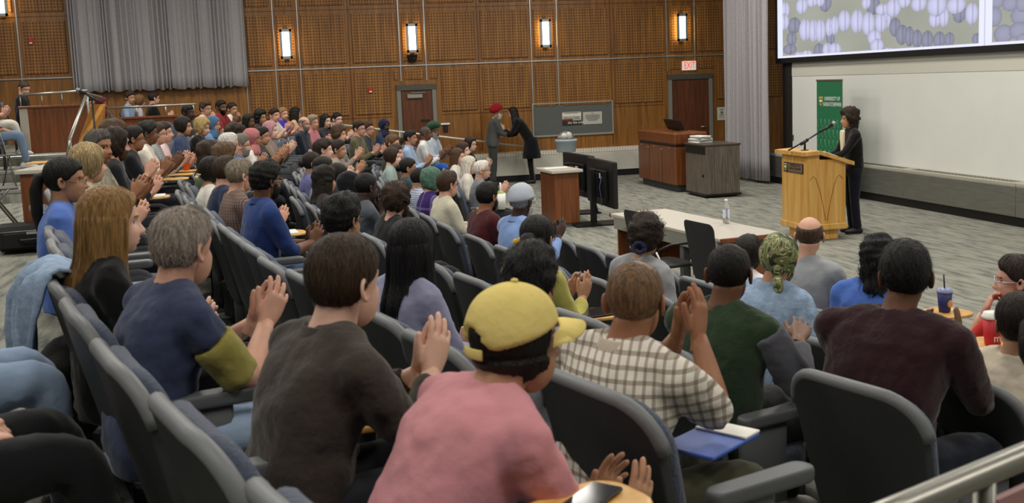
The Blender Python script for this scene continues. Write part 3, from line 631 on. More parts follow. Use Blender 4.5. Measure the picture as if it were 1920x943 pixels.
# small counter beside monitors
pc = at_z(1060, 418, 0); e = empty('stage_counter', (4.35, 15.75, 0), math.radians(4)); tag(e, 'narrow wood counter with grey top beside the monitor stand', 'counter')
box_obj('body', (-.2, -.32, .05), (.2, .32, .82), WOODC, e, .006); box_obj('counter_top', (-.25, -.38, .82), (.25, .4, .865), GREYTOP, e, .006); box_obj('foot', (-.15, -.28, 0), (.15, .28, .05), gm, e, .004)
o = empty('paper_sheet', (4.33, 15.85, .866)); tag(o, 'white paper sheet on the small wood counter', 'paper'); gg = G(); rbox(gg, (-.18, -.1, 0), (.18, .1, .004), .001); obj('sheet', gg, PAPER, o, smooth=False)
# monitors on a stand
ms = empty('monitor_stand', (4.95, 15.9, 0)); tag(ms, 'black floor stand holding two flat monitors seen from behind', 'monitor stand')
for (y, x, rz) in ((-.45, 0, math.radians(0)), (.98, .06, math.radians(4))):
    m_ = empty('monitor', (x, y, 0), rz); m_.parent = ms; m_.location = (x, y, .30)
    box_obj('shell', (-.05, -.66, 0), (.02, .66, .69), BLACK, m_, .012); box_obj('rear_housing', (-.1, -.42, .1), (-.04, .42, .55), BLACKM, m_, .02); box_obj('display', (.018, -.64, .02), (.024, .64, .67), mat('display', srgb('#0a0a0c'), .15), m_, .002)
    box_obj('label_plate', (-.104, -.2, .42), (-.099, -.08, .5), mat('mon_label', srgb('#c8c8c0'), .5), m_, .001)
    gg = G(); tube(gg, [(-.1, .0, .5), (-.15, .02, .3), (-.14, -.04, .05), (-.12, -.1, -.12)], .012, 6); obj('cable', gg, BLACK, m_)
    gg = G(); tube(gg, [(-.105, -.28, .46), (-.14, -.27, .3), (-.13, -.32, .1), (-.11, -.25, .02)], .008, 6); obj('cable', gg, mat('cable_blue', srgb('#3c4c6c'), .5), m_)
for y in (-.45, .98): box_obj('upright', (-.2, y - .05, .04), (-.12, y + .05, .85), BLACKM, ms, .006); box_obj('bracket', (-.14, y - .15, .45), (-.08, y + .15, .8), BLACKM, ms, .006)
for y in (-.45, .98):
    box_obj('foot', (-.5, y - .22, 0), (.35, y + .22, .03), BLACKM, ms, .006)
# dome on blue pot on a stand
pd = at_y(1062, 285, 19.3); e = empty('dome_stand', (pd[0], 19.3, 0)); tag(e, 'blue grey tub under a clear dome on a black post', 'display dome')
zb_ = pd[2]; gg = G(); tube(gg, [(0, 0, .02), (0, 0, zb_ + .02)], .03, 10); loft(gg, [(0, 0, 0), (0, 0, .03)], (1, 0, 0), (0, 1, 0), .22, .22, 20); obj('post', gg, BLACKM, e)
gg = G(); loft(gg, [(0, 0, zb_), (0, 0, zb_ + .02), (0, 0, zb_ + .19), (0, 0, zb_ + .2), (0, 0, zb_ + .235), (0, 0, zb_ + .24)], (1, 0, 0), (0, 1, 0), [.17, .18, .195, .21, .21, .19], [.17, .18, .195, .21, .21, .19], 28); obj('tub', gg, mat('tub_blue', srgb('#93a0a8'), .5), e)
gg = G(); A = np.linspace(0, PI / 2 * .98, 9); loft(gg, [(0, 0, zb_ + .24 + .15 * math.sin(a)) for a in A], (1, 0, 0), (0, 1, 0), [.165 * math.cos(a) for a in A], [.165 * math.cos(a) for a in A], 28); obj('dome', gg, mat('clear_dome', (.95, .97, 1), .03, trans=.95, ior=1.1), e)
gg = G(); sph(gg, (-.03, 0, zb_ + .29), (.055, .05, .06), 14, 10); rbox(gg, (.02, -.03, zb_ + .24), (.1, .03, zb_ + .36), .015); obj('white_fitting', gg, WHITE, e)

# teaching desk
e = empty('teaching_desk', (7.85, 19.95, 0)); tag(e, 'large cherry wood teaching desk with a dark monitor on top', 'desk')
box_obj('lower_body', (-.35, -1.05, .13), (.35, 1.0, .86), WOODC, e, .02); box_obj('recess', (-.33, -1.03, .86), (.33, .98, .9), BLACK, e, .003); box_obj('upper_body', (-.36, -1.06, .9), (.3, 1.0, 1.13), WOODC, e, .03); box_obj('plinth', (-.28, -.98, 0), (.28, .95, .13), mat('plinth_grey', srgb('#34363a'), .6), e, .005)
for y in (-.35, .42): gg = G(); tube(gg, [(-.355, y - .09, .8), (-.385, y - .09, .8), (-.385, y + .09, .8), (-.355, y + .09, .8)], .006, 6); obj('handle', gg, ALU, e)
for y in (-.75, .05, .8): gg = G(); tube(gg, [(-.352, y, .83), (-.36, y, .83)], .014, 10); obj('lock', gg, ALU, e)
for y in (-.36, .34): box_obj('door_joint', (-.353, y - .004, .15), (-.345, y + .004, .85), BLACK, e, .001)
o = empty('desk_monitor', (7.95, 19.75, 1.13)); tag(o, 'tilted dark monitor on the cherry teaching desk', 'monitor')
gg = G(); V = [(-.05, -.45, 0), (.16, -.38, .18), (.16, .34, .18), (-.05, .42, .0)]; V = np.array(V); V2 = V + [.03, 0, -.03]
gg.add(np.concatenate([V, V2]), [(0, 1, 2, 3), (7, 6, 5, 4), (0, 4, 5, 1), (1, 5, 6, 2), (2, 6, 7, 3), (3, 7, 4, 0)])
V = V.copy()
sl = G(); slab(sl, rrect(.40, .44, .24, .01, .01), .03, .006, lambda x, s, d: (-.1 - s * .35 + d * .8, x, .0 + s * .85 + d * .4 + .01)); obj('panel', sl, BLACK, o)
box_obj('stand', (-.12, -.12, 0), (.12, .12, .02), BLACKM, o, .005)
# grey cabinet
e = empty('rolling_cabinet', (7.95, 18.2, 0), math.radians(1)); tag(e, 'grey wood grain cabinet with black top panel beside the desk', 'cabinet')
box_obj('body', (-.34, -.45, .06), (.32, .45, .93), GREYW, e, .004); box_obj('cabinet_top', (-.36, -.47, .93), (.34, .47, .96), mat('dark_top', srgb('#4a4038'), .35), e, .004); box_obj('plinth', (-.36, -.47, .03), (.34, .47, .07), BLACK, e, .004)
box_obj('vent_panel', (-.348, -.44, .78), (-.338, .42, .92), BLACK, e, .002); gg = G(); tube(gg, [(-.34, -.34, .4), (-.36, -.34, .4)], .025, 12); obj('latch', gg, BLACK, e)
for x in (-.28, .26):
    for y in (-.38, .38): gg = G(); tube(gg, [(x - .012, y, .022), (x + .012, y, .022)], .022, 10); obj('castor', gg, BLACK, e)
o = empty('paper_stack', (7.82, 18.45, .96), .2); tag(o, 'untidy stack of white papers on the grey cabinet', 'papers')
for k in range(5): gg = G(); rbox(gg, (-.16 + .012 * k, -.2 - .01 * (k % 2), .0 + k * .026), (.15 - .01 * k, .19, .022 + k * .026), .008); obj('sheaf', gg, PAPER if k % 2 == 0 else mat('paper_grey', srgb('#9a9a96'), .7), o, smooth=False, rotz=.12 * (k % 3 - 1))

# ------------------------------------------------------------------ left side: desk, suitcase, stairs, rails, chairs, mic
pd = at_z(26, 322, 1.58)
e = empty('control_desk', (pd[0], pd[1], .86), math.radians(-8)); tag(e, 'wood fronted desk with grey top behind the last row at left', 'desk')
box_obj('body', (.03, .04, 0), (.5, 2.6, .69), WOODC, e, .005); box_obj('desk_top', (-.0, .0, .69), (.55, 2.7, .73), GREYTOP, e, .006)
o = empty('clipboard', at_z(95, 303, 1.6)); tag(o, 'thin brown board lying on the grey desk top', 'board'); gg = G(); rbox(gg, (-.2, -.2, 0), (.2, .15, .012), .003); obj('board', gg, MAPLE, o, smooth=False); o.location.z = 1.592
ps = at_z(56, 474, .86); e = empty('suitcase', (ps[0], ps[1] + .05, .86), math.radians(10)); tag(e, 'black fabric suitcase lying on the carpet in the left aisle', 'suitcase')
BF = mat('black_nylon', srgb('#141416'), .8, bump=.4, bscale=120)
box_obj('case', (-.27, -.1, .03), (.27, .3, .25), BF, e, .035); box_obj('front_pocket', (-.22, -.125, .05), (.24, -.09, .2), BF, e, .015)
gg = G(); tube(gg, [(-.27, -.103, .205), (.27, -.103, .205)], .006, 6); obj('zip', gg, mat('zip', srgb('#8a8a88'), .4, .8), e)
gg = G(); tube(gg, [(-.08, -.13, .13), (-.07, -.16, .13), (.07, -.16, .13), (.08, -.13, .13)], .012, 8); obj('handle', gg, BLACK, e); box_obj('name_tag', (-.02, -.132, .175), (.07, -.124, .2), mat('tag', srgb('#b0b0b4'), .3, .5), e, .003)
for x in (-.22, .22): gg = G(); tube(gg, [(x - .02, .28, .03), (x + .02, .28, .03)], .03, 12); obj('wheel', gg, BLACK, e)
# parapets and rails of the upper level
PY = 18.9
xl, xr_ = float(at_y(38, 230, PY)[0]), float(at_y(168, 230, PY)[0])
e = empty('parapet_wall', (xl, PY, 1.34)); tag(e, 'wood parapet with pale end post at the far left', 'parapet')
Wd = xr_ - xl; box_obj('panel', (.12, 0, 0), (Wd, .12, .76), WOODC, e, .005); box_obj('end_post', (0, -.02, 0), (.13, .14, .74), mat('pale_post', srgb('#a8a498'), .5), e, .006); box_obj('coping', (-.01, -.03, .74), (Wd, .15, .78), WOODC, e, .006)
rm = mat('rail_steel', srgb('#a6a69e'), .35, .8)
gg = G(); tube(gg, [(.0, .06, .96), (Wd, .06, 1.0)], .022, 10); obj('rail', gg, rm, e)
for t in (.02, .33, .62, .97): gg = G(); tube(gg, [(Wd * t, .06, .76), (Wd * t, .06, .96 + .04 * t)], .014, 8); obj('baluster', gg, rm, e)
PY2 = 20.2; x2, x3 = float(at_y(190, 215, PY2)[0]), float(at_y(372, 215, PY2)[0])
e = empty('parapet_wall', (x2, PY2, .86)); tag(e, 'long wood parapet with steel rail below the grey curtain', 'parapet'); Wd = x3 - x2
box_obj('panel', (0, 0, -.86), (Wd, .12, .95), WOODC, e, .005); box_obj('coping', (0, -.03, .95), (Wd, .15, .99), WOODC, e, .006); gg = G(); tube(gg, [(.1, .06, 1.16), (Wd * .98, .06, 1.17)], .022, 10); obj('rail', gg, rm, e)
for t in (.06, .36, .66, .95): gg = G(); tube(gg, [(Wd * t, .06, .97), (Wd * t, .06, 1.17)], .014, 8); obj('baluster', gg, rm, e)
# stair side panel with handrail
q0, q1 = at_d(135, 275, 15.2), at_d(164, 196, 16.6)
e = empty('stair_balustrade', (q0[0], q0[1], 0)); tag(e, 'sloping steel handrail with wood side panel at the left stairs', 'handrail')
d_ = q1 - q0; gg = G(); V = []
for o_ in (0, .07):
    V += [(o_ * .9 + .06, 0, .86), (o_ * .9 + .06, 0, q0[2]), (d_[0] + o_ + .06, d_[1], q1[2]), (d_[0] + o_ + .2, d_[1], q1[2]), (o_ * .9 + .26, 0, .86)]
gg.add(V, [(0, 1, 2, 3, 4), (9, 8, 7, 6, 5)]); gg.f.append(np.array([(i, 5 + i, 5 + (i + 1) % 5, (i + 1) % 5) for i in range(5)])); gg.m.append(np.zeros(5, int)); obj('side_panel', gg, wood_mat('stair_veneer', srgb('#8f5f22'), srgb('#b07c34'), .8, .4), e, smooth=False)
h0, h1 = at_d(131, 260, 15.0), at_d(163, 176, 16.6); hs = at_d(127, 292, 15.0)
gg = G(); tube(gg, [hs - q0 * [1, 1, 0], h0 - q0 * [1, 1, 0], h1 - q0 * [1, 1, 0], at_d(190, 183, 17.4) - q0 * [1, 1, 0]], .026, 10); obj('rail', gg, rm, e)
gg = G(); b_ = h1 - q0 * [1, 1, 0]; tube(gg, [b_, b_ * [1, 1, 0] + [0, 0, 1.2]], .018, 8); obj('post', gg, rm, e); gg = G(); b2 = h0 - q0 * [1, 1, 0]; tube(gg, [b2, b2 * [1, 1, 0] + [0, 0, .86]], .018, 8); obj('post', gg, rm, e)
# audience microphone stand
pm = at_d(180, 240, 14.2); e = empty('microphone_stand', (pm[0], pm[1], .86)); tag(e, 'black microphone stand in the left aisle with microphone tilted left', 'microphone stand')
zt_ = at_d(178, 188, 14.2)[2] - .86
gg = G(); tube(gg, [(0, 0, .02), (-.02, 0, zt_)], .013, 8); obj('pole', gg, BLACKM, e); gg = G(); loft(gg, [(0, 0, 0), (0, 0, .025)], (1, 0, 0), (0, 1, 0), .14, .12, 20); obj('base', gg, BLACKM, e)
gg = G(); tube(gg, [(.1, 0, zt_ - .05), (-.1, -.02, zt_ + .1)], .013, 8); tube(gg, [(-.08, -.02, zt_ + .09), (-.17, -.03, zt_ + .14)], [.014, .022], 8); obj('boom', gg, BLACK, e); gg = G(); sph(gg, (-.18, -.03, zt_ + .145), .03, 12, 8); obj('mic_grille', gg, mat('grille', srgb('#9a9c9c'), .35, .8, bump=.5, bscale=300), e)
def fold_chair(loc, rz, label):
    e = empty('folding_chair', loc, rz); tag(e, label, 'chair'); pm_ = mat('chair_plastic', srgb('#4c4a46'), .5); fmz = mat('chair_frame', srgb('#6a6862'), .4, .6)
    g_ = G(); slab(g_, rrect(.2, .2, .3, .05, .05), .015, .005, lambda x, s, d: (x, -.2 - s * .25 - d, .5 + s)); obj('backrest', g_, pm_, e)
    g_ = G(); slab(g_, rrect(.2, .21, .4, .05, .05), .02, .006, lambda x, s, d: (x, -.18 + s, .43 + d)); obj('seat', g_, pm_, e)
    for sx in (-1, 1):
        g_ = G(); tube(g_, [(sx * .22, .22, 0), (sx * .22, -.1, .5), (sx * .21, -.27, .8)], .011, 8); obj('leg', g_, fmz, e)
        g_ = G(); tube(g_, [(sx * .2, -.28, 0), (sx * .2, .12, .44)], .011, 8); obj('leg', g_, fmz, e)
p = at_z(8, 435, .86); fold_chair((p[0] - .12, p[1] + .25, .86), math.radians(-70), 'grey folding chair cut by the left edge of the picture')
p = at_z(84, 318, 1.03); fold_chair((p[0], 16.0, 1.03), math.radians(-150), 'dark chair on the terrace beside the grey desk top')
# ------------------------------------------------------------------ people
def sstep(x): x = np.clip(x, 0, 1); return x * x * (3 - 2 * x)
def bake(g, voxel, it=3, fac=.5):
    me = g.mesh('tmp'); o = bpy.data.objects.new('tmp', me); COL.objects.link(o)
    r = o.modifiers.new('r', 'REMESH'); r.mode = 'VOXEL'; r.voxel_size = voxel
    s = o.modifiers.new('s', 'SMOOTH'); s.iterations = it; s.factor = fac
    bpy.context.view_layer.update(); ev = o.evaluated_get(bpy.context.evaluated_depsgraph_get()); m2 = ev.to_mesh()
    V = np.empty(len(m2.vertices) * 3, np.float32); m2.vertices.foreach_get('co', V); F = np.empty(len(m2.polygons) * 4, np.int32); m2.loops.foreach_get('vertex_index', F)
    ev.to_mesh_clear(); bpy.data.objects.remove(o); bpy.data.meshes.remove(me)
    return G().add(V.reshape(-1, 3), F.reshape(-1, 4))
def make_hand(curl, spread, voxel, thumb_out=.5):
    """right hand: wrist at origin, fingers +Y, back of hand +Z, thumb on -X"""
    g = G()
    ys = [-.045, -.01, .015, .045, .075, .095, .106]
    loft(g, [(0, y, 0) for y in ys], (1, 0, 0), (0, 0, 1), [.026, .027, .034, .042, .043, .041, .030], [.019, .018, .0165, .015, .0135, .0125, .008], 20, 2.6)
    for i, (x, L, r) in enumerate(((-.031, .070, .0092), (-.0105, .079, .0096), (.0105, .073, .0092), (.030, .056, .0080))):
        a = math.radians(spread * (i - 1.4)); y0 = (.090, .096, .092, .083)[i]; p = np.array([x, y0 - .012, 0.0]); P = [p.copy()]; ang = 0.0
        for k, f in enumerate((.16, .42, .27, .17)):
            ang += math.radians(curl) * (0.0 if k == 0 else (.55, .9, .6)[k - 1]) * (1 + .12 * i)
            d = np.array([math.sin(a) * math.cos(ang), math.cos(a) * math.cos(ang), -math.sin(ang)]); n = 2
            for q in range(n): p = p + d * L * 1.12 * f / n; P.append(p.copy())
        rr = np.array([1.05, 1.06, 1.06, 1.0, 1.0, .97, .93, .85, .5]) * r; tube(g, P, rr, 10)
    P = [np.array(q) for q in ((-.016, .012, -.006), (-.032, .030, -.012), (-.046, .052, -.016), (-.046 - .018 * thumb_out, .075, -.017), (-.047 - .026 * thumb_out, .096, -.016), (-.047 - .028 * thumb_out, .103, -.016))]
    tube(g, P, [.013, .0145, .0125, .0105, .0092, .005], 10)
    return bake(g, voxel, 2 if voxel < .006 else 1, .5)
HANDS = {}
for nm, c, s_, t_ in (('flat', 12, 5, .7), ('open', 16, 9, 1.0), ('curl', 42, 4, .2)):
    HANDS[nm] = (make_hand(c, s_, .0082, t_), make_hand(c, s_, .0040, t_))

def noise3(p, sc, seed):
    r = np.random.default_rng(seed); o = np.zeros(len(p))
    for k in range(7):
        d = r.normal(size=3); d /= np.linalg.norm(d); o += np.sin(p @ d * sc * (.7 + .25 * k) + r.uniform(0, 6.3))
    return o / 7 * 1.7
HG = {}
def head_grid(nu, nv):
    if (nu, nv) in HG: return HG[(nu, nv)]
    t = np.arange(nu) / nu * 2 * PI; az = t - .45 * np.sin(t)          # dense at the face (az=0)
    e = np.linspace(-1, 1, nv); el = (e * PI / 2 * .985) * (1) ; el = el * (.80 + .20 * np.abs(e))
    A, E = np.meshgrid(az, el); D = np.stack([np.sin(A) * np.cos(E), np.cos(A) * np.cos(E), np.sin(E)], -1)
    def ell(c, r):
        c = np.array(c); r = np.array(r); d = D / r; o = -c / r; a = (d * d).sum(-1); b = 2 * (d * o).sum(-1); cc = (o * o).sum() - 1
        return (-b + np.sqrt(np.maximum(b * b - 4 * a * cc, 0))) / 2 / a
    r1 = ell((0, -.012, .028), (.0765, .098, .090)); r2 = ell((0, .030, -.042), (.0585, .061, .074)); k = .010
    h = np.clip(.5 + .5 * (r1 - r2) / k, 0, 1); r = r2 * (1 - h) + r1 * h + k * h * (1 - h)
    P = D * r[..., None]; x, y, z = P[..., 0], P[..., 1], P[..., 2]; ax = np.abs(x); fr = sstep((y - .02) / .03); ga = lambda u, s: np.exp(-(u / s) ** 2)
    prof = np.interp(z, [-.046, -.040, -.030, -.022, 0.0, .018, .03], [0, .014, .0255, .0235, .014, .006, 0]); sw = np.interp(z, [-.045, -.028, .01], [.0125, .0118, .0075])
    dy = prof * ga(x, sw) + .006 * ga(ax - .012, .006) * ga(z + .034, .007)
    dy -= .0125 * ga(ax - .031, .0165) * ga(z - .006, .0105); dy += .0060 * ga(ax - .031, .011) * ga(z - .006, .0065)
    dy += .0050 * ga(ax - .026, .024) * ga(z - .028, .009)
    dy += .0065 * ga(x, .020) * (ga(z + .0575, .0048) + 1.05 * ga(z + .0685, .0052)) - .002 * ga(x, .022) * ga(z + .063, .0022)
    dy += .0075 * ga(x, .019) * ga(z + .097, .013) - .004 * ga(x, .02) * ga(z + .082, .006); dy += .004 * ga(ax - .043, .018) * ga(z + .025, .018)
    P = P.copy(); P[..., 1] += dy * fr
    HG[(nu, nv)] = (P, D, A, E); return HG[(nu, nv)]
def hairline(p, back=-.062, front=.074, side=.012):
    return np.interp(p[:, 1], [-.12, -.035, -.004, .018, .04, .062, .095], [back, back + .004, side - .01, side + .004, side + .03, front - .012, front])
def ear(sx, lod):
    g = G(); n = 14 if lod > 1 else 8
    t = np.linspace(0, 2 * PI, n, endpoint=False)
    outl = np.stack([0 * t, -.006 + .019 * np.cos(t) - .004 * np.sin(t), .031 * np.sin(t) * (1 + .0 * t)], -1)
    V = []
    for f, dx in ((.55, 0.0), (1.0, .004), (1.0, .010), (.72, .012), (.45, .006), (.1, .004)):
        q = outl * f; q = q + [0, 0, 0]; q[:, 0] = dx + q[:, 1] * -.35; V.append(q)
    V = np.concatenate(V); V = V * [sx, 1, 1] + [sx * .074, -.012, -.006]; F = gridf(n, 6); g.add(V, F if sx > 0 else F[:, ::-1]); return g

def hair_build(style, lod, seed, P, D, under=False):
    """returns (G shell, top function) in head space"""
    shp = P.shape; p = P.reshape(-1, 3); d = D.reshape(-1, 3); rr = random.Random(seed)
    T, rough, sc = {'crop': (.006, .0015, 160), 'short': (.012, .0035, 130), 'tousled': (.020, .009, 90), 'thin': (.005, .001, 160), 'bald': (.005, .001, 160), 'bob': (.019, .005, 110), 'long': (.016, .003, 120), 'pony': (.013, .002, 140), 'bun': (.013, .002, 140), 'curly': (.034, .013, 95), 'curlylong': (.032, .013, 85), 'buzz': (.004, .0008, 180), 'bigcurly': (.052, .016, 90), 'wavy': (.03, .007, 90)}[style]
    back, front, side = -.06, .074, .012
    if style in ('bob', 'wavy'): back, side = -.115, -.06
    if style in ('long', 'curlylong'): back, side = -.10, -.02
    if style in ('curly', 'bigcurly'): back, side = -.085, -.03
    if style in ('pony', 'bun'): back = -.07
    nzl = 1.0 + 1.6 * noise3(p, 110, seed + 5); zb = hairline(p, back, front, side); m = sstep((p[:, 2] - zb + .004 * nzl + .010) / .026)
    if style == 'bald': m *= 1 - sstep((p[:, 2] - .055 + .25 * np.maximum(-p[:, 1] - .03, 0)) / .03)
    if style == 'thin': m *= 1 - .85 * sstep((p[:, 1] + .05) / .05) * sstep((p[:, 2] - .085) / .02)
    t = T * (.75 + .5 * sstep((p[:, 2] - .02) / .08)); 
    if style in ('bob', 'wavy'): t = t * (1 + .5 * sstep(-(p[:, 2]) / .07))
    if style in ('short', 'tousled'): t += .010 * sstep((p[:, 2] - .05) / .05) * sstep((p[:, 1] + .02) / .06)
    A = np.arctan2(p[:, 0], p[:, 1] + .03)
    nz = noise3(p, sc, seed) if style in ('curly', 'curlylong', 'bigcurly', 'tousled', 'wavy') else (.6 * noise3(np.stack([np.sin(A) * .1, np.cos(A) * .1, p[:, 2] * .15], -1), sc * 1.6, seed) + .4 * noise3(p, 45, seed + 1))
    off = m * (t + rough * nz) - (1 - m) * .007
    if under: off = np.where(p[:, 2] > -.02, np.minimum(off, .004), off)
    V = p + d * off[:, None]
    if style in ('curly', 'curlylong'): V[:, 2] = np.where(V[:, 2] < -.03, V[:, 2], V[:, 2])
    g = G().add(V, gridf(shp[1], shp[0]))
    return g, V.reshape(shp), m.reshape(shp[:2])
def hair_curtain(g, L, lod, seed, half=2.0, spread=1.0, wave=0.0, top=.06, yb=0.0):
    n = 26 if lod else 16; K = 16 if lod else 10; r = np.random.default_rng(seed); rows = []; ph = r.uniform(0, 6.3, 6)
    for k in range(K):
        u = k / (K - 1); z = top - (L + top) * u; zz = -z
        rx = np.interp(zz, [-.06, -.03, 0, .05, .12, .2, .4], [.078, .0910, .0935, .096, .098, .112 * spread, .128 * spread]); ry = np.interp(zz, [-.06, -.03, 0, .05, .12, .2, .4], [.094, .1120, .1145, .116, .118, .150, .165])
        hw = half - .35 * u; a = np.linspace(-hw, hw, n); am_ = min(1.0, u * 3 + .1); rip = 1 + am_ * (.035 * np.sin(a * 9 + ph[0] + wave * u * 7) + .025 * np.sin(a * 17 + ph[1] - wave * u * 5) + wave * .05 * np.sin(zz * 60 + a * 3 + ph[2]))
        end = 1.0 if u < .9 else .93
        ox, oy = np.sin(a) * rx * rip * end, -.012 + yb * u - np.cos(a) * ry * rip * end
        th = .035 * (1 - .5 * u); ix, iy = np.sin(a) * (rx - th), -.012 + yb * u - np.cos(a) * (ry - th)
        zr = z + (.02 * np.sin(a * 5 + ph[3]) + .012 * np.sin(a * 11 + ph[4])) * u ** 3
        rows.append(np.concatenate([np.stack([ox, oy, zr], -1), np.stack([ix, iy, zr], -1)[::-1]]))
    V = np.concatenate(rows); b = g.n; g.add(V, gridf(2 * n, K)); 
    for base in (0, (K - 1) * 2 * n):
        q = np.array([(base + j, base + j + 1, base + 2 * n - 2 - j, base + 2 * n - 1 - j) for j in range(n - 1)]) + b
        g.f.append(q); g.m.append(np.zeros(len(q), int))
    return np.array([r_[:n] for r_ in rows])
def strands(g, surf, m, n, L, lift, width, seed, curt=None, wild=.0):
    """thin ribbons lying on the hair surface, from the crown outwards"""
    r = np.random.default_rng(seed); nv, nu = surf.shape[:2]; Vs = []; K = 8
    for i in range(n):
        ju = r.uniform(0, nu); j0 = int(ju) % nu; 
        if curt is not None and r.random() < .6:
            n2 = curt.shape[1]; jc = r.uniform(0, n2 - 1.01); a = int(jc); f = jc - a; k0 = r.uniform(0, curt.shape[0] * .6); kk = np.linspace(k0, min(curt.shape[0] - 1, k0 + curt.shape[0] * .5), K); ki = np.clip(kk.astype(int), 0, curt.shape[0] - 2); fk = (kk - ki)[:, None]
            c0 = curt[ki, a] * (1 - f) + curt[ki, a + 1] * f; c1 = curt[ki + 1, a] * (1 - f) + curt[ki + 1, a + 1] * f; P = c0 * (1 - fk) + c1 * fk
            nrm = P * [1, 1, 0]; nrm /= np.linalg.norm(nrm, axis=1)[:, None] + 1e-9
        else:
            i0 = r.uniform(nv * .35, nv - 2)
            if m[int(i0), j0] < .6: continue
            ii = np.clip(i0 - np.linspace(0, L / .012 * nv / 40, K), 1, nv - 1.01); ia = ii.astype(int); f = (ii - ia)[:, None]
            dj = (np.linspace(0, 1, K) * r.normal() * (1.0 + 3 * wild)); jj = (j0 + dj); ja = np.floor(jj).astype(int); fj = (jj - ja)[:, None]
            P = (surf[ia, ja % nu] * (1 - f) + surf[np.minimum(ia + 1, nv - 1), ja % nu] * f) * (1 - fj) + (surf[ia, (ja + 1) % nu] * (1 - f) + surf[np.minimum(ia + 1, nv - 1), (ja + 1) % nu] * f) * fj
            if m[ia[-1], j0] < .3: continue
            nrm = P / (np.linalg.norm(P, axis=1)[:, None] + 1e-9)
        tl = np.linspace(0, 1, K)[:, None]; P = P + nrm * (.0012 + lift * r.uniform(.2, 1.2) * tl ** 1.3) + r.normal(size=3) * .002 * tl + (wild * .012 * np.sin(tl * r.uniform(4, 9) + r.uniform(0, 6)) * r.normal(size=3))
        T = np.gradient(P, axis=0); S = np.cross(T, nrm); S /= np.linalg.norm(S, axis=1)[:, None] + 1e-9; w = width * (1 - .75 * tl)
        Vs.append(np.stack([P - S * w, P + S * w], 1).reshape(-1, 3))
    if not Vs: return
    V = np.concatenate(Vs); q = np.array([(2 * k, 2 * k + 1, 2 * k + 3, 2 * k + 2) for k in range(K - 1)]); F = np.concatenate([q + i * 2 * K for i in range(len(Vs))]); g.add(V, F)

def limb_path(a, b, c, n=6, rnd=.3):
    a, b, c = map(np.asarray, (a, b, c)); P = []
    for t in np.linspace(0, 1 - rnd, n): P.append(a + (b - a) * t)
    p0, p2 = a + (b - a) * (1 - rnd), b + (c - b) * rnd
    for t in (.25, .5, .75): P.append((1 - t) ** 2 * p0 + 2 * t * (1 - t) * b + t * t * p2)
    for t in np.linspace(rnd, 1, n): P.append(b + (c - b) * t)
    P = np.array(P); s = np.concatenate([[0], np.cumsum(np.linalg.norm(np.diff(P, axis=0), axis=1))]); return P, s / s[-1]
def ik(S, Wr, L1, L2, pole):
    S, Wr, pole = map(lambda v: np.asarray(v, float), (S, Wr, pole)); v = Wr - S; d = np.linalg.norm(v)
    if d > (L1 + L2) * .985: Wr = S + v / d * (L1 + L2) * .985; v = Wr - S; d = np.linalg.norm(v)
    if d < .12: Wr = S + v / d * .12; v = Wr - S; d = .12
    u = v / d; a = (L1 * L1 - L2 * L2 + d * d) / (2 * d); h = math.sqrt(max(L1 * L1 - a * a, 1e-6)); pp = pole - u * (pole @ u); pp /= np.linalg.norm(pp) + 1e-9
    return S + u * a + pp * h, Wr

SKIN = {'l': '#cb9c86', 'f': '#d6ae9a', 'm': '#ab8064', 't': '#96694e', 'b': '#6c4a36', 'd': '#42302a'}
def cloth(name, g, m, parent, voxel, it, disp=0.0, dsc=.12):
    o = obj(name, g, m, parent); r = o.modifiers.new('remesh', 'REMESH'); r.mode = 'VOXEL'; r.voxel_size = voxel; r.use_smooth_shade = True
    s = o.modifiers.new('smooth', 'SMOOTH'); s.iterations = it; s.factor = .5
    if disp:
        key = 'folds%d' % int(dsc * 1000)
        t = bpy.data.textures.get(key) or bpy.data.textures.new(key, 'CLOUDS'); t.noise_scale = dsc; t.noise_depth = 2
        dm = o.modifiers.new('folds', 'DISPLACE'); dm.texture = t; dm.strength = disp; dm.mid_level = .5; dm.texture_coords = 'GLOBAL'
    return o
def unit(v): v = np.asarray(v, float); return v / (np.linalg.norm(v) + 1e-9)
SPEAKER = np.array([7.6, 12.9, 1.5])

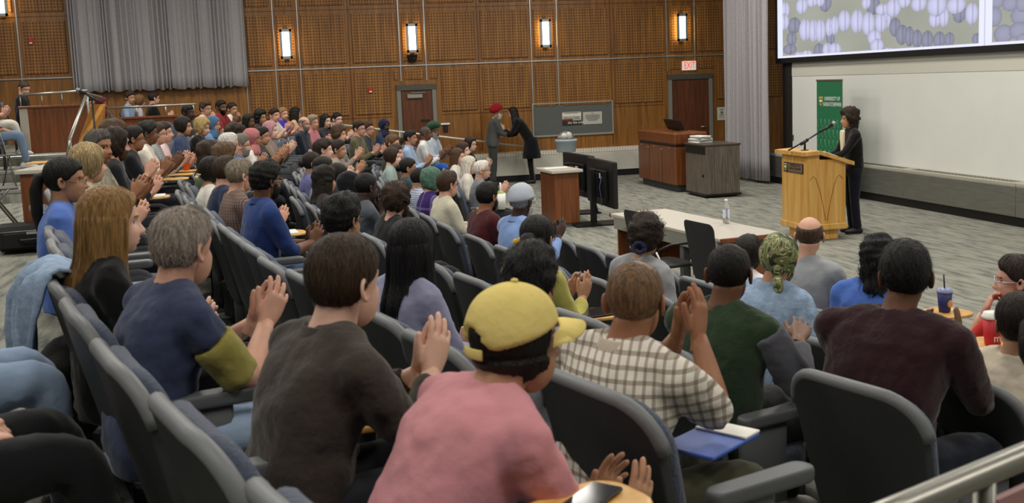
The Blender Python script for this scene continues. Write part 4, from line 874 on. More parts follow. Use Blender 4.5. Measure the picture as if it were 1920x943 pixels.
def human(label, head_top, floor, heading, lod, skin='l', hair=('short', '#2a1e16'), top=('fabric', '#444444'), sleeve='long', pose='clap', bottom='#23252b', lean=-4.0, curl=14.0, hy=None, hp=4.0, hroll=0.0, tw=None, build=1.0, stand=False,
          glasses=None, beard=None, hat=None, up=0.0, fwd=.33, gap=None, side=0.0, hand='flat', legs='sit', extras=(), hs=1.0, group='people seated in the audience', base=None, lookat=None, fdir=None, hlen=.25, collar=None, elb=.55, T=None, spread=1.0, sleeve2=None, braid=False):
    seed = abs(hash_(label)); rr = random.Random(seed); fem = build
    gap = (.008 + .055 * rr.random()) if gap is None else gap
    hipz = .47 if not stand else .88
    hv = np.array([math.sin(heading), math.cos(heading)])      # heading measured from +Y towards +X
    if hy is None:
        tgt = SPEAKER if lookat is None else np.array(lookat); v = tgt[:2] - head_top[:2]; hy = -math.degrees(math.atan2(v[0], v[1]) - heading)
        hy = (hy + 180) % 360 - 180; hy = max(-72, min(72, hy))
    if tw is None: tw = .35 * hy
    # ---- spine
    Tz = (head_top[2] - floor) if T is None else T
    def spine(s):
        n = 10; P = [np.array([0, 0, hipz + .02])]; 
        for k in range(n):
            a = math.radians(lean + curl * (k / n)); d = np.array([0, math.sin(a), math.cos(a)]); P.append(P[-1] + d * .50 * s / n)
        P = np.array(P); an = math.radians((lean + curl) * .6 + 8); hc = P[-1] + np.array([0, math.sin(an), math.cos(an)]) * .088 * (.6 + .4 * s) + np.array([0, .014, .042 * hs])
        return P, hc
    s = 1.0
    for _ in range(5):
        P, hc = spine(s); topz = hc[2] + .128 * hs; s = max(.86, min(1.18, s + (Tz - topz) / .52))
    P, hc = spine(s)
    TW = lambda u: rot_z(math.radians(tw) * u)
    nP = len(P); tan = np.gradient(P, axis=0); tan /= np.linalg.norm(tan, axis=1)[:, None]
    axs = np.array([TW(k / (nP - 1)) @ np.array([1., 0, 0]) for k in range(nP)]); ays = np.cross(tan, axs)
    Rh = rot_z(math.radians(hy)) @ rot_x(math.radians(-hp)) @ rot_y(math.radians(hroll))
    # ---- root transform
    th = math.atan2(-hv[0], hv[1]); Rw = rot_z(th)
    if base is None: base = head_top[:2] - (Rw @ np.array([hc[0], hc[1], 0]))[:2]
    root_g = G()
    # ---- body: head
    nu, nv = ((40, 30), (52, 38), (76, 56))[lod]; HPg, HD, HA, HE = head_grid(nu, nv); hp_ = HPg.reshape(-1, 3)
    Fh = gridf(nu, nv); c = hp_[Fh].mean(1); x, y, z = np.abs(c[:, 0]), c[:, 1], c[:, 2]; mi = np.zeros(len(Fh), int)
    fr = y > .04
    mi[fr & (((x - .031) / .0135) ** 2 + ((z - .006) / .0056) ** 2 < 1)] = 3
    mi[fr & (((x - .031) / .0062) ** 2 + ((z - .006) / .0062) ** 2 < 1)] = 4
    mi[fr & (x > .010) & (x < .05) & (np.abs(z - .0275 + .10 * np.maximum(x - .033, 0)) < .0030)] = 1
    mi[fr & (x < .024) & (((z + .0625) / .0105) ** 2 + (x / .025) ** 2 < 1)] = 2
    hb = hp_.copy()
    if beard:
        bm = sstep((-.028 - hp_[:, 2]) / .012) * sstep((hp_[:, 1] - .0) / .02); lipz = np.exp(-(hp_[:, 0] / .026) ** 4 - ((hp_[:, 2] + .063) / .011) ** 4); nose_ = np.exp(-(hp_[:, 0] / .02) ** 4) * (hp_[:, 2] > -.046)
        side_ = sstep((np.abs(hp_[:, 0]) - .048) / .01) * sstep((.0 - hp_[:, 2]) / .02) * (hp_[:, 1] > .005) * (hp_[:, 1] < .06); bm = np.maximum(bm * (1 - lipz) * (1 - nose_), side_ * .6)
        hb = hp_ + HD.reshape(-1, 3) * (bm * (.004 + beard[1]))[:, None] + np.outer(bm * beard[1] * sstep((-.07 - hp_[:, 2]) / .03), [0, .4, -1.6]); fm_ = bm[Fh].mean(1) > .5; mi[fm_ & (mi == 0)] = 5
    if hair and hair[0] in ('buzz', 'crop', 'bald', 'thin'):
        pass
    Hm = mx(Rh, hc, hs); hg = G().add(hb, Fh, mi); b = hg.n
    for row, sgn in ((0, 1), (nv - 1, 0)):
        cv = hg.n; hg.v.append(hb.reshape(nv, nu, 3)[row].mean(0)[None]); hg.n += 1; j = np.arange(nu); t3 = np.stack([row * nu + j, row * nu + (j + 1) % nu, np.full(nu, cv)], -1); hg.f.append(t3[:, ::-1] if sgn else t3); hg.m.append(np.zeros(nu, int))
    covered = hair and hair[0] in ('bob', 'long', 'curlylong', 'wavy', 'curly', 'bigcurly') or (hat and hat[0] in ('hijab', 'turban', 'scarf'))
    if not covered or (hat and hat[0] == 'turban' and 0):
        for sx in (-1, 1): hg.join(ear(sx, lod))
    root_g.join(hg, Hm)
    # neck + inner torso (one loft, continues under the clothes)
    nb = P[-1]; n0 = hc + Rh @ np.array([0, -.022, -.035]) * hs; nk = []
    for t in np.linspace(0, 1, 6): q = n0 * (1 - t) + (nb + np.array([0, -.005, -.01])) * t; nk.append(q)
    C_ = np.array(nk + [P[k] for k in (9, 7, 5, 3, 1, 0)]); AXn = np.array([unit(Rh[:, 0] * (1 - t) + axs[-1] * t) for t in np.linspace(0, 1, 6)] + [axs[k] for k in (9, 7, 5, 3, 1, 0)])
    tn = np.gradient(C_, axis=0); tn /= np.linalg.norm(tn, axis=1)[:, None] + 1e-9; AYn = np.cross(-tn, AXn); nw = (.050 + .006 * (build > .97)) * hs
    loft(root_g, C_, AXn, AYn, [nw, nw, nw, nw * 1.02, nw * 1.12, nw * 1.35, .10, .13, .13, .12, .13, .12], [nw * 1.08, nw * 1.06, nw * 1.04, nw * 1.05, nw * 1.12, nw * 1.2, .07, .09, .09, .085, .09, .09], (12, 16, 24)[lod])
    # ---- arms
    sw = .190 * build * (.6 + .4 * s); shc = P[-1] * .25 + P[-2] * .75; ax9 = axs[-1]; fw9 = unit(np.cross(np.array([0, 0, 1.]), ax9)); torso_up = tan[-2]
    L1, L2 = .285 * (.5 + .5 * s), .25 * (.5 + .5 * s); sleeves = []; sg2 = []; HG_ = HANDS[hand if hand in HANDS else 'flat'][1 if lod == 2 else 0]
    aimd = fw9
    for sx in (1, -1):
        S = shc + ax9 * sx * (sw - .012) - torso_up * .028
        ps = pose if isinstance(pose, str) else pose[0 if sx > 0 else 1]; htype = hand
        pole = ax9 * sx * elb - fw9 * .25 + np.array([0, 0, -1.])
        if ps == 'clap':
            ctr = shc + fw9 * fwd + np.array([0, 0, -.09 + up]) + ax9 * side; f = unit(fw9 * .55 + np.array([0, 0, .8]) - ax9 * sx * .10 + (0 if fdir is None else TW(1) @ np.array(fdir))); pn = unit(-ax9 * sx - fw9 * .12 * (1 if sx > 0 else -1)); Wr = ctr + ax9 * sx * (gap + .016) - f * .09
            if sx < 0: Wr = Wr + fw9 * .012 - np.array([0, 0, .018])
        elif ps == 'clapflat':
            ctr = shc + fw9 * fwd + np.array([0, 0, -.16 + up]) + ax9 * side; f = unit(fw9 * .85 + np.array([0, 0, .30]) - ax9 * sx * .35); pn = unit(np.array([0, 0, -sx * 1.0]) - ax9 * sx * .5); Wr = ctr + ax9 * sx * .03 + np.array([0, 0, sx * (gap + .014)]) - f * .09
        elif ps == 'lap':
            f = unit(fw9 * .9 - ax9 * sx * .55 + np.array([0, 0, -.25])); pn = np.array([0, 0, -1.]); Wr = np.array([0, .20, hipz + .13]) + ax9 * sx * .10; htype = 'curl'
        elif ps == 'cross':
            f = unit(-ax9 * sx + fw9 * .12 + np.array([0, 0, .15])); pn = -fw9; Wr = shc + fw9 * (.19 + .03 * sx) + np.array([0, 0, -.26 + .04 * sx]) - ax9 * sx * .02; htype = 'curl'
        elif ps == 'chin':
            f = unit(np.array([0, 0, .9]) - fw9 * .15 - ax9 * sx * .35); pn = -fw9 * .8 - ax9 * sx * .5; m_ = hc + Rh @ np.array([0, .105, -.075]); Wr = m_ - f * .10 + ax9 * sx * .02; htype = 'curl'
        elif ps == 'pray':
            ctr = hc + Rh @ np.array([0, .15, -.09]); f = unit(np.array([0, 0, .95]) + fw9 * .1); pn = unit(-ax9 * sx); Wr = ctr + ax9 * sx * .018 - f * .11
        elif ps == 'rest':
            f = unit(fw9 + np.array([0, 0, -.12])); pn = np.array([0, 0, -1.]); Wr = shc + fw9 * .28 + np.array([0, 0, -.33]) + ax9 * sx * (sw * .7); htype = 'curl'
        elif ps == 'hang':
            f = unit(np.array([0, 0, -1.]) + fw9 * .15); pn = -ax9 * sx; Wr = shc + ax9 * sx * (sw + .05) + np.array([0, 0, -.50]) + fw9 * .06; htype = 'curl'
        elif isinstance(ps, tuple):      # explicit: (wrist xyz rel. shoulder centre in torso frame, finger dir, palm dir, hand)
            B = np.stack([ax9, fw9, [0, 0, 1.]], 1); Wr = shc + B @ np.array(ps[0]); f = unit(B @ np.array(ps[1])); pn = unit(B @ np.array(ps[2])); htype = ps[3]
        E_, Wr = ik(S, Wr, L1, L2, pole)
        Zh = -unit(pn - f * (pn @ f)); Xh = np.cross(f, Zh); Hh = HANDS[htype][1 if lod == 2 else 0]
        Mh = mx(np.stack([Xh * (1 if sx > 0 else -1), f, Zh], 1), Wr, .97 * (.92 + .08 * build)); root_g.join(Hh, Mh)
        Pa, sa = limb_path(S, E_, Wr + f * .004, 6, .22); rad = np.interp(sa, [0, .25, .52, .62, .8, 1], [.047, .044, .037, .040, .034, .0245]) * (.85 + .15 * build); tube(root_g, Pa, rad, (10, 12, 18)[lod])
        if sleeve == 'long': Ps = Pa[:-1]; ss = sa[:-1]; rs = np.interp(ss, [0, .25, .5, .62, .9, 1], [.066, .060, .050, .050, .040, .038])
        elif sleeve == 'half': k = int(len(Pa) * .72); Ps, ss = Pa[:k], sa[:k]; rs = np.interp(ss, [0, .25, .5, .7], [.066, .062, .054, .052])
        else: k = 7 if sleeve == 'short' else 3; Ps, ss = Pa[:k], sa[:k]; rs = np.interp(ss, [0, .2, .45], [.066, .066, .064])
        if sleeve2:
            ks = np.nonzero((sa >= sleeve2[1]) & (sa <= sleeve2[2]))[0]; sg2.append((Pa[ks], np.interp(sa[ks], [0, .25, .5, .62, .9, 1], [.070, .069, .064, .052, .042, .038]) * (.8 + .2 * build)))
            if sleeve2[1] == 0: Ps, rs = Pa[:3], rs[:3]
        sleeves.append((S, Ps, rs * (.8 + .2 * build) * (1.0 if sleeve != 'loose' else 1.2)))
    # ---- materials of the body
    sk = skin_mat(SKIN[skin]); hc_hex = hair[1] if hair else '#2a1e16'; hm = hair_mat(hc_hex)
    lip = mat('lip', tuple(np.array(srgb(SKIN[skin])) * [.80, .52, .50]), .45); eyew = mat('eye_white', srgb('#cfc8c0'), .3); iris = mat('iris', srgb('#1c120c'), .2); bm_ = hair_mat(beard[0]) if beard else hm
    root = obj('person', root_g, [sk, hm, lip, eyew, iris, bm_]); root.location = (base[0], base[1], floor); root.rotation_euler = (0, 0, th); tag(root, label, 'person', group)
    # ---- shirt
    tg = G(); bw = build; k = np.arange(nP) / (nP - 1)
    wx_ = np.interp(k, [0, .2, .4, .6, .78, .9, 1.0], [.178, .168, .166, .180, .190, .176, .098]) * bw; wy_ = np.interp(k, [0, .2, .4, .6, .78, .9, 1.0], [.128, .122, .118, .122, .112, .088, .062]) * (.5 + .5 * bw)
    Cc = np.concatenate([P[:1] - [0, 0, .07], P, P[-1:] + tan[-1] * .018]); AXc = np.concatenate([axs[:1], axs, axs[-1:]]); AYc = np.concatenate([ays[:1], ays, ays[-1:]]); loft(tg, Cc, AXc, AYc, np.concatenate([[.17 * bw], wx_, [.070]]), np.concatenate([[.12], wy_, [.062]]), 28, 2.35)
    for S, Ps, rs in sleeves:
        tube(tg, Ps, rs, 14); sph(tg, S + [0, 0, -.004], .066 * (.8 + .2 * build), 12, 8)
        tube(tg, [shc + (S - shc) * .2 + torso_up * .030, S + torso_up * .010], [.060, .058], 12)
    tm = top[1] if not isinstance(top[1], str) else (knit(top[1]) if top[0] == 'knit' else fabric(top[1]))
    vox = (.0225, .0155, .0105)[lod]; cl = cloth({'jacket': 'jacket', 'knit': 'sweater'}.get(top[0], 'shirt'), tg, tm, root, vox, (3, 4, 5)[lod], (.014, .020, .026)[lod], (.09, .10, .10)[lod])
    for Pq, rq in sg2:
        q_ = G(); tube(q_, Pq, rq, 16); cloth('sleeve', q_, fabric(sleeve2[0]), root, vox, 3, .016, .08)
    if collar:
        cg = G(); rr_ = .064
        for zo, w0 in ((0, 1.0),):
            A_ = np.linspace(0, 2 * PI, 22, endpoint=False); V = []
            for hgt, rad in ((-.012, .076), (.022, .066), (.030, .068), (.026, .073), (-.006, .086)):
                V.append(np.array([nb + ax9 * math.cos(a) * rad + fw9 * (math.sin(a) * rad * .98 - .002) + np.array([0, 0, hgt - .012 * max(0, math.sin(a)) * 1.6]) for a in A_]))
            cg.add(np.concatenate(V), gridf(22, 5))
        obj('collar', cg, fabric(collar), root)
    # ---- legs
    lg = G(); kw = .115
    if stand:
        for sx in (1, -1):
            hp1 = np.array([sx * .085, 0, hipz + .02]); kn = np.array([sx * .09, .02, .47]); an = np.array([sx * .095, -.02, .07]); Pl, sl_ = limb_path(hp1, kn, an, 5, .25); tube(lg, Pl, np.interp(sl_, [0, .3, .5, .75, 1], [.098, .085, .066, .062, .062]) * (.7 + .3 * build), 14)
            sg = G(); loft(sg, [(sx * .095, y, zc) for y, zc in ((-.09, .04), (-.07, .045), (-.02, .05), (.05, .04), (.12, .03), (.15, .025))], (1, 0, 0), (0, 0, 1), [.02, .036, .038, .042, .04, .02], [.02, .04, .045, .035, .026, .012], 12, 2.5); obj('shoe', sg, mat('shoe', srgb('#1a1614'), .45), root)
        sph(lg, (0, 0, hipz), (.165 * build, .12, .13), 16, 10)
    else:
        for sx in (1, -1):
            sp = kw + .03 * rr.random(); hp1 = np.array([sx * .085, .01, hipz + .015]); kn = np.array([sx * sp, .43, hipz + .05]); an = np.array([sx * sp * .9, .44 + .08 * rr.random(), .09])
            if legs == 'cross' and sx > 0: kn = np.array([-.03, .44, hipz + .17]); an = np.array([-.22, .56, .24])
            if legs == 'ankle' and sx > 0: kn = np.array([.24, .36, hipz + .16]); an = np.array([-.10, .46, hipz + .14])
            Pl, sl_ = limb_path(hp1, kn, an, 5, .16); tube(lg, Pl, np.interp(sl_, [0, .3, .5, .7, 1], [.092, .082, .066, .058, .05]) * (.7 + .3 * build), 14)
            sg = G(); off = an - np.array([sx * sp * .9, .44, .09]); loft(sg, [np.array([an[0], an[1] + y, an[2] - .09 + zc]) for y, zc in ((-.09, .04), (-.07, .045), (-.02, .05), (.05, .04), (.12, .03), (.15, .025))], (1, 0, 0), (0, 0, 1), [.02, .036, .038, .042, .04, .02], [.02, .04, .045, .035, .026, .012], 12, 2.5); obj('shoe', sg, mat('shoe', srgb(('#1a1614', '#cfcac2', '#3a3a40')[seed % 3]), .5), root)
        sph(lg, (0, .02, hipz - .005), (.175 * build, .15, .095), 16, 8)
    cloth('trousers', lg, fabric(bottom), root, (.034, .024, .016)[lod], 3, (.0, .012, .018)[lod], .08)
    # ---- hair and hats
    if hair and hair[0] != 'none':
        st = hair[0]; g_, surf, m_ = hair_build(st, lod, seed % 9999, HPg, HD, bool(hat)); cur = None
        if st in ('long', 'curlylong', 'bigcurly'): cur = hair_curtain(g_, hlen, lod, seed, 2.05, spread, 1.0 if 'curly' in st else .15)
        if braid or (st == 'pony' and hat):
            tp = np.array([(0, -.085, -.07), (.03, -.085, -.11), (.065, -.055, -.16), (.075, -.01, -.21), (.07, .03, -.27), (.07, .04, -.31)]); tube(g_, np.concatenate([tp[:1], tp]), [.02, .045, .04, .03, .028, .022, .008], 12)
        elif st == 'pony':
            tp = [(0, -.10, .035), (0, -.135, .02), (0, -.15, -.05), (0, -.145, -.05 - hlen * .5), (0, -.13, -.05 - hlen)]; tube(g_, tp, [.018, .028, .034, .03, .008], 12)
        if st == 'bun':
            bq = G(); sph(bq, (0, -.118, .005 if hlen != 9 else .09), (.046, .040, .044), 16, 12); vb = np.concatenate(bq.v); bq.v = [vb + (vb - [0, -.118, .005]) * (.12 * noise3(vb, 150, seed))[:, None]]; g_.join(bq)
        if lod >= 1: strands(g_, surf, m_, (0, 420, 1900)[lod] if not hat else 0, {'crop': .02, 'short': .04, 'tousled': .05, 'thin': .016, 'bald': .016, 'buzz': .01, 'curly': .05, 'curlylong': .06, 'bigcurly': .06}.get(st, .09), {'curly': .018, 'curlylong': .014, 'bigcurly': .022, 'tousled': .014, 'short': .010, 'crop': .006}.get(st, .0045), (.0, .0016, .0010)[lod] if st not in ('thin', 'bald', 'crop', 'buzz') else .0007, seed, cur, 1.0 if 'curly' in st else (.3 if st == 'tousled' else .05))
        ho = obj('hair', g_, [hm], root); Mh = Hm.copy()
        if st in ('long', 'curlylong'): Mh[:3, :3] = rot_z(math.radians(hy)) @ rot_x(math.radians(-hp * .5)) * hs
        ho.matrix_local = Matrix(Mh.tolist())
    p = hp_; d = HD.reshape(-1, 3); Ml = Matrix(Hm.tolist())
    if hat:
        kind, col = hat[0], hat[1]; hmt = col if not isinstance(col, str) else fabric(col)
        if kind in ('hijab', 'scarf'):
            face = (p[:, 0] / .060) ** 2 + ((p[:, 2] + .022) / .088) ** 2; m_ = 1 - (1 - sstep((face - .85) / .3)) * sstep((p[:, 1] - .02) / .03)
            g_ = G().add(p + d * (m_ * (.020 + .004 * noise3(p, 60, seed)) - (1 - m_) * .008)[:, None], gridf(nu, nv)); o = obj('headscarf', g_, [hmt], root); o.matrix_local = Ml
            if kind == 'hijab':
                g_ = G(); q = [hc + Rh @ np.array([0, -.02, -.07]), (hc + nb) / 2 + [0, .01, 0], nb + [0, .015, .0], nb + [0, .02, -.07]]; loft(g_, q, axs[-1], fw9, [.075, .085, .125, .165], [.09, .09, .105, .125], 22); o = obj('scarf_drape', g_, [hmt], root); o.modifiers.new('sub', 'SUBSURF').render_levels = 1
            else:
                g_ = G(); sph(g_, (0, -.11, -.04), (.03, .03, .03), 12, 8); tube(g_, [(0, -.11, -.05), (.01, -.125, -.12), (.015, -.12, -.17)], [.018, .026, .01], 10); o = obj('scarf_knot', g_, [hmt], root); o.matrix_local = Ml
        elif kind == 'turban':
            zb = np.interp(p[:, 1], [-.11, 0, .09], [-.03, .01, .06]); m_ = sstep((p[:, 2] - zb) / .014); rid = np.sin((p[:, 2] * 1.0 + np.abs(p[:, 0]) * .75) * 330); t = .030 + .036 * sstep((p[:, 2] - zb) / .05) + .003 * rid
            g_ = G().add(p + d * (m_ * t - (1 - m_) * .008)[:, None], gridf(nu, nv)); o = obj('turban', g_, [hmt], root); o.matrix_local = Ml
        elif kind in ('cap', 'flatcap'):
            zb = np.interp(p[:, 1], [-.12, 0, .1], [-.012, .018, .045]); 
            arch = (np.exp(-(p[:, 0] / .036) ** 4) * (p[:, 1] < -.04)) * .05 if kind == 'cap' else 0
            m_ = sstep((p[:, 2] - zb - arch) / .010); seam = .0015 * np.cos(np.arctan2(p[:, 0], p[:, 1]) * 6) ** 16 if kind == 'cap' else .004 * noise3(p, 40, seed)
            t = (.016 if kind == 'cap' else .024) + .006 * sstep((p[:, 2] - .05) / .05) - seam; g_ = G().add(p + d * (m_ * t - (1 - m_) * .012)[:, None], gridf(nu, nv)); co = obj('cap', g_, [hmt], root); co.matrix_local = Ml
            ext = .075 if kind == 'cap' else .035; g_ = G(); hwid = .075; nn = 16
            u = np.linspace(-1, 1, nn); base_ = np.stack([u * hwid, .075 * np.sqrt(np.maximum(1 - (u * .92) ** 2, .02)) + .022, .046 - .014 * u ** 2], -1); tip = np.stack([u * hwid * .93, .075 * np.sqrt(np.maximum(1 - (u * .92) ** 2, .02)) + .022 + ext * np.sqrt(np.maximum(1 - u ** 4, 0)), .036 - .034 * u ** 2], -1)
            V = np.concatenate([base_, (base_ + tip) / 2 + [0, 0, .003], tip, tip - [0, 0, .004], (base_ + tip) / 2 - [0, 0, .001], base_ - [0, 0, .004]]); g_.add(V, gridf(nn, 6, False)); o = obj('brim', g_, [hmt], root); o.matrix_local = Ml
            if kind == 'cap':
                A_ = np.linspace(PI * .86, PI * 1.14, 14); g_ = G(); tube(g_, [(math.sin(a) * .094, -.012 + math.cos(a) * .107, -.006) for a in A_], .0025, 8, ry=.012); o = obj('strap', g_, [hmt], root); o.matrix_local = Ml
                g_ = G(); sph(g_, (0, -.005, .143), (.009, .009, .005), 10, 6); o = obj('button', g_, [hmt], root); o.matrix_local = Ml
    if glasses:
        g_ = G(); A_ = np.linspace(0, 2 * PI, 17); gr = .0014 if lod == 2 else .002
        for sx in (-1, 1):
            tube(g_, [(sx * .033 + .021 * math.cos(a), .100 - .10 * (.021 * math.cos(a) * sx + .012), .004 + .017 * math.sin(a)) for a in A_], gr, 5); tube(g_, [(sx * .054, .094, .008), (sx * .076, .04, .006), (sx * .078, -.012, .004)], gr, 5)
        tube(g_, [(-.012, .101, .008), (.012, .101, .008)], gr, 5); o = obj('glasses', g_, [mat('glasses', srgb(glasses), .3, .3)], root); o.matrix_local = Ml
    info = dict(root=root, hc=hc, Rh=Rh, shc=shc, ax=ax9, fw=fw9, th=th, base=np.array([base[0], base[1], floor]), Ml=Ml)
    return root, info
def hash_(s):
    h = 2166136261
    for ch in s: h = (h ^ ord(ch)) * 16777619 & 0xffffffff
    return h
def fit(px, py, row, dg, off=.07):
    R_, fl = ROWS[row]; best = None
    for t in np.linspace(dg * .82, dg * 1.22, 81):
        p = at_d(px, py, t); r = math.hypot(p[0] - ARC[0], p[1] - ARC[1]); c = ((r - (R_ - off)) / .16) ** 2 + ((p[2] - fl - 1.25) / .12) ** 2 + ((t - dg) / (.09 * dg)) ** 2
        if best is None or c < best[0]: best = (c, p)
    return best[1]
PLAID1 = check_mat('white_brown_check', srgb('#d8d2c6'), srgb('#5a4634'), .034, .34)
PLAID2 = check_mat('red_grey_check', srgb('#5e5450'), srgb('#a89484'), .022, .25, srgb('#6a2a26'))
PLAID3 = check_mat('blue_check', srgb('#c6cede'), srgb('#2c3a66'), .022, .42)
STRIPE = check_mat('purple_stripe', srgb('#3c2c66'), srgb('#8a78a8'), .2, .12)
DENIM = mat('denim', srgb('#8b9fb8'), .9, 0, .15, .5, 60, .22, 22); JEAN = '#5d7391'
def floral():
    m = bpy.data.materials.new('floral_scarf'); m.use_nodes = True; N, L = nt(m); b = N['Principled BSDF']; b.inputs['Roughness'].default_value = .6
    tc = N.new('ShaderNodeTexCoord'); n = N.new('ShaderNodeTexNoise'); n.inputs['Scale'].default_value = 6; n.inputs['Detail'].default_value = 1; n.inputs['Distortion'].default_value = 3.2; L.new(tc.outputs['Object'], n.inputs[0])
    cr = N.new('ShaderNodeValToRGB'); cr.color_ramp.interpolation = 'CONSTANT'; E_ = cr.color_ramp.elements; E_[0].color = (*srgb('#2c3418'), 1); E_[1].position = .62; E_[1].color = (*srgb('#56702c'), 1)
    for q, c in ((.40, '#4c6028'), (.455, '#d8cc9a'), (.475, '#3c4a1e'), (.53, '#c08a94'), (.545, '#6a7a2e'), (.60, '#e0d8b0')): x = E_.new(q); x.color = (*srgb(c), 1)
    L.new(n.outputs[0], cr.inputs[0]); L.new(cr.outputs[0], b.inputs['Base Color']); return m
FLORAL = floral()
CAMO = mat('camo_tee', srgb('#8f8c7c'), .9, 0, .1, .3, 30, .35, 40)
BLK, DBR, BRN, LBR, BLD, GRY, WHT = '#15120f', '#241a14', '#3d2b1d', '#5e452c', '#8f7142', '#7d766d', '#cfcac2'
f_ = lambda c: ('fabric', c)
k_ = lambda c: ('knit', c)
j_ = lambda c: ('jacket', c)
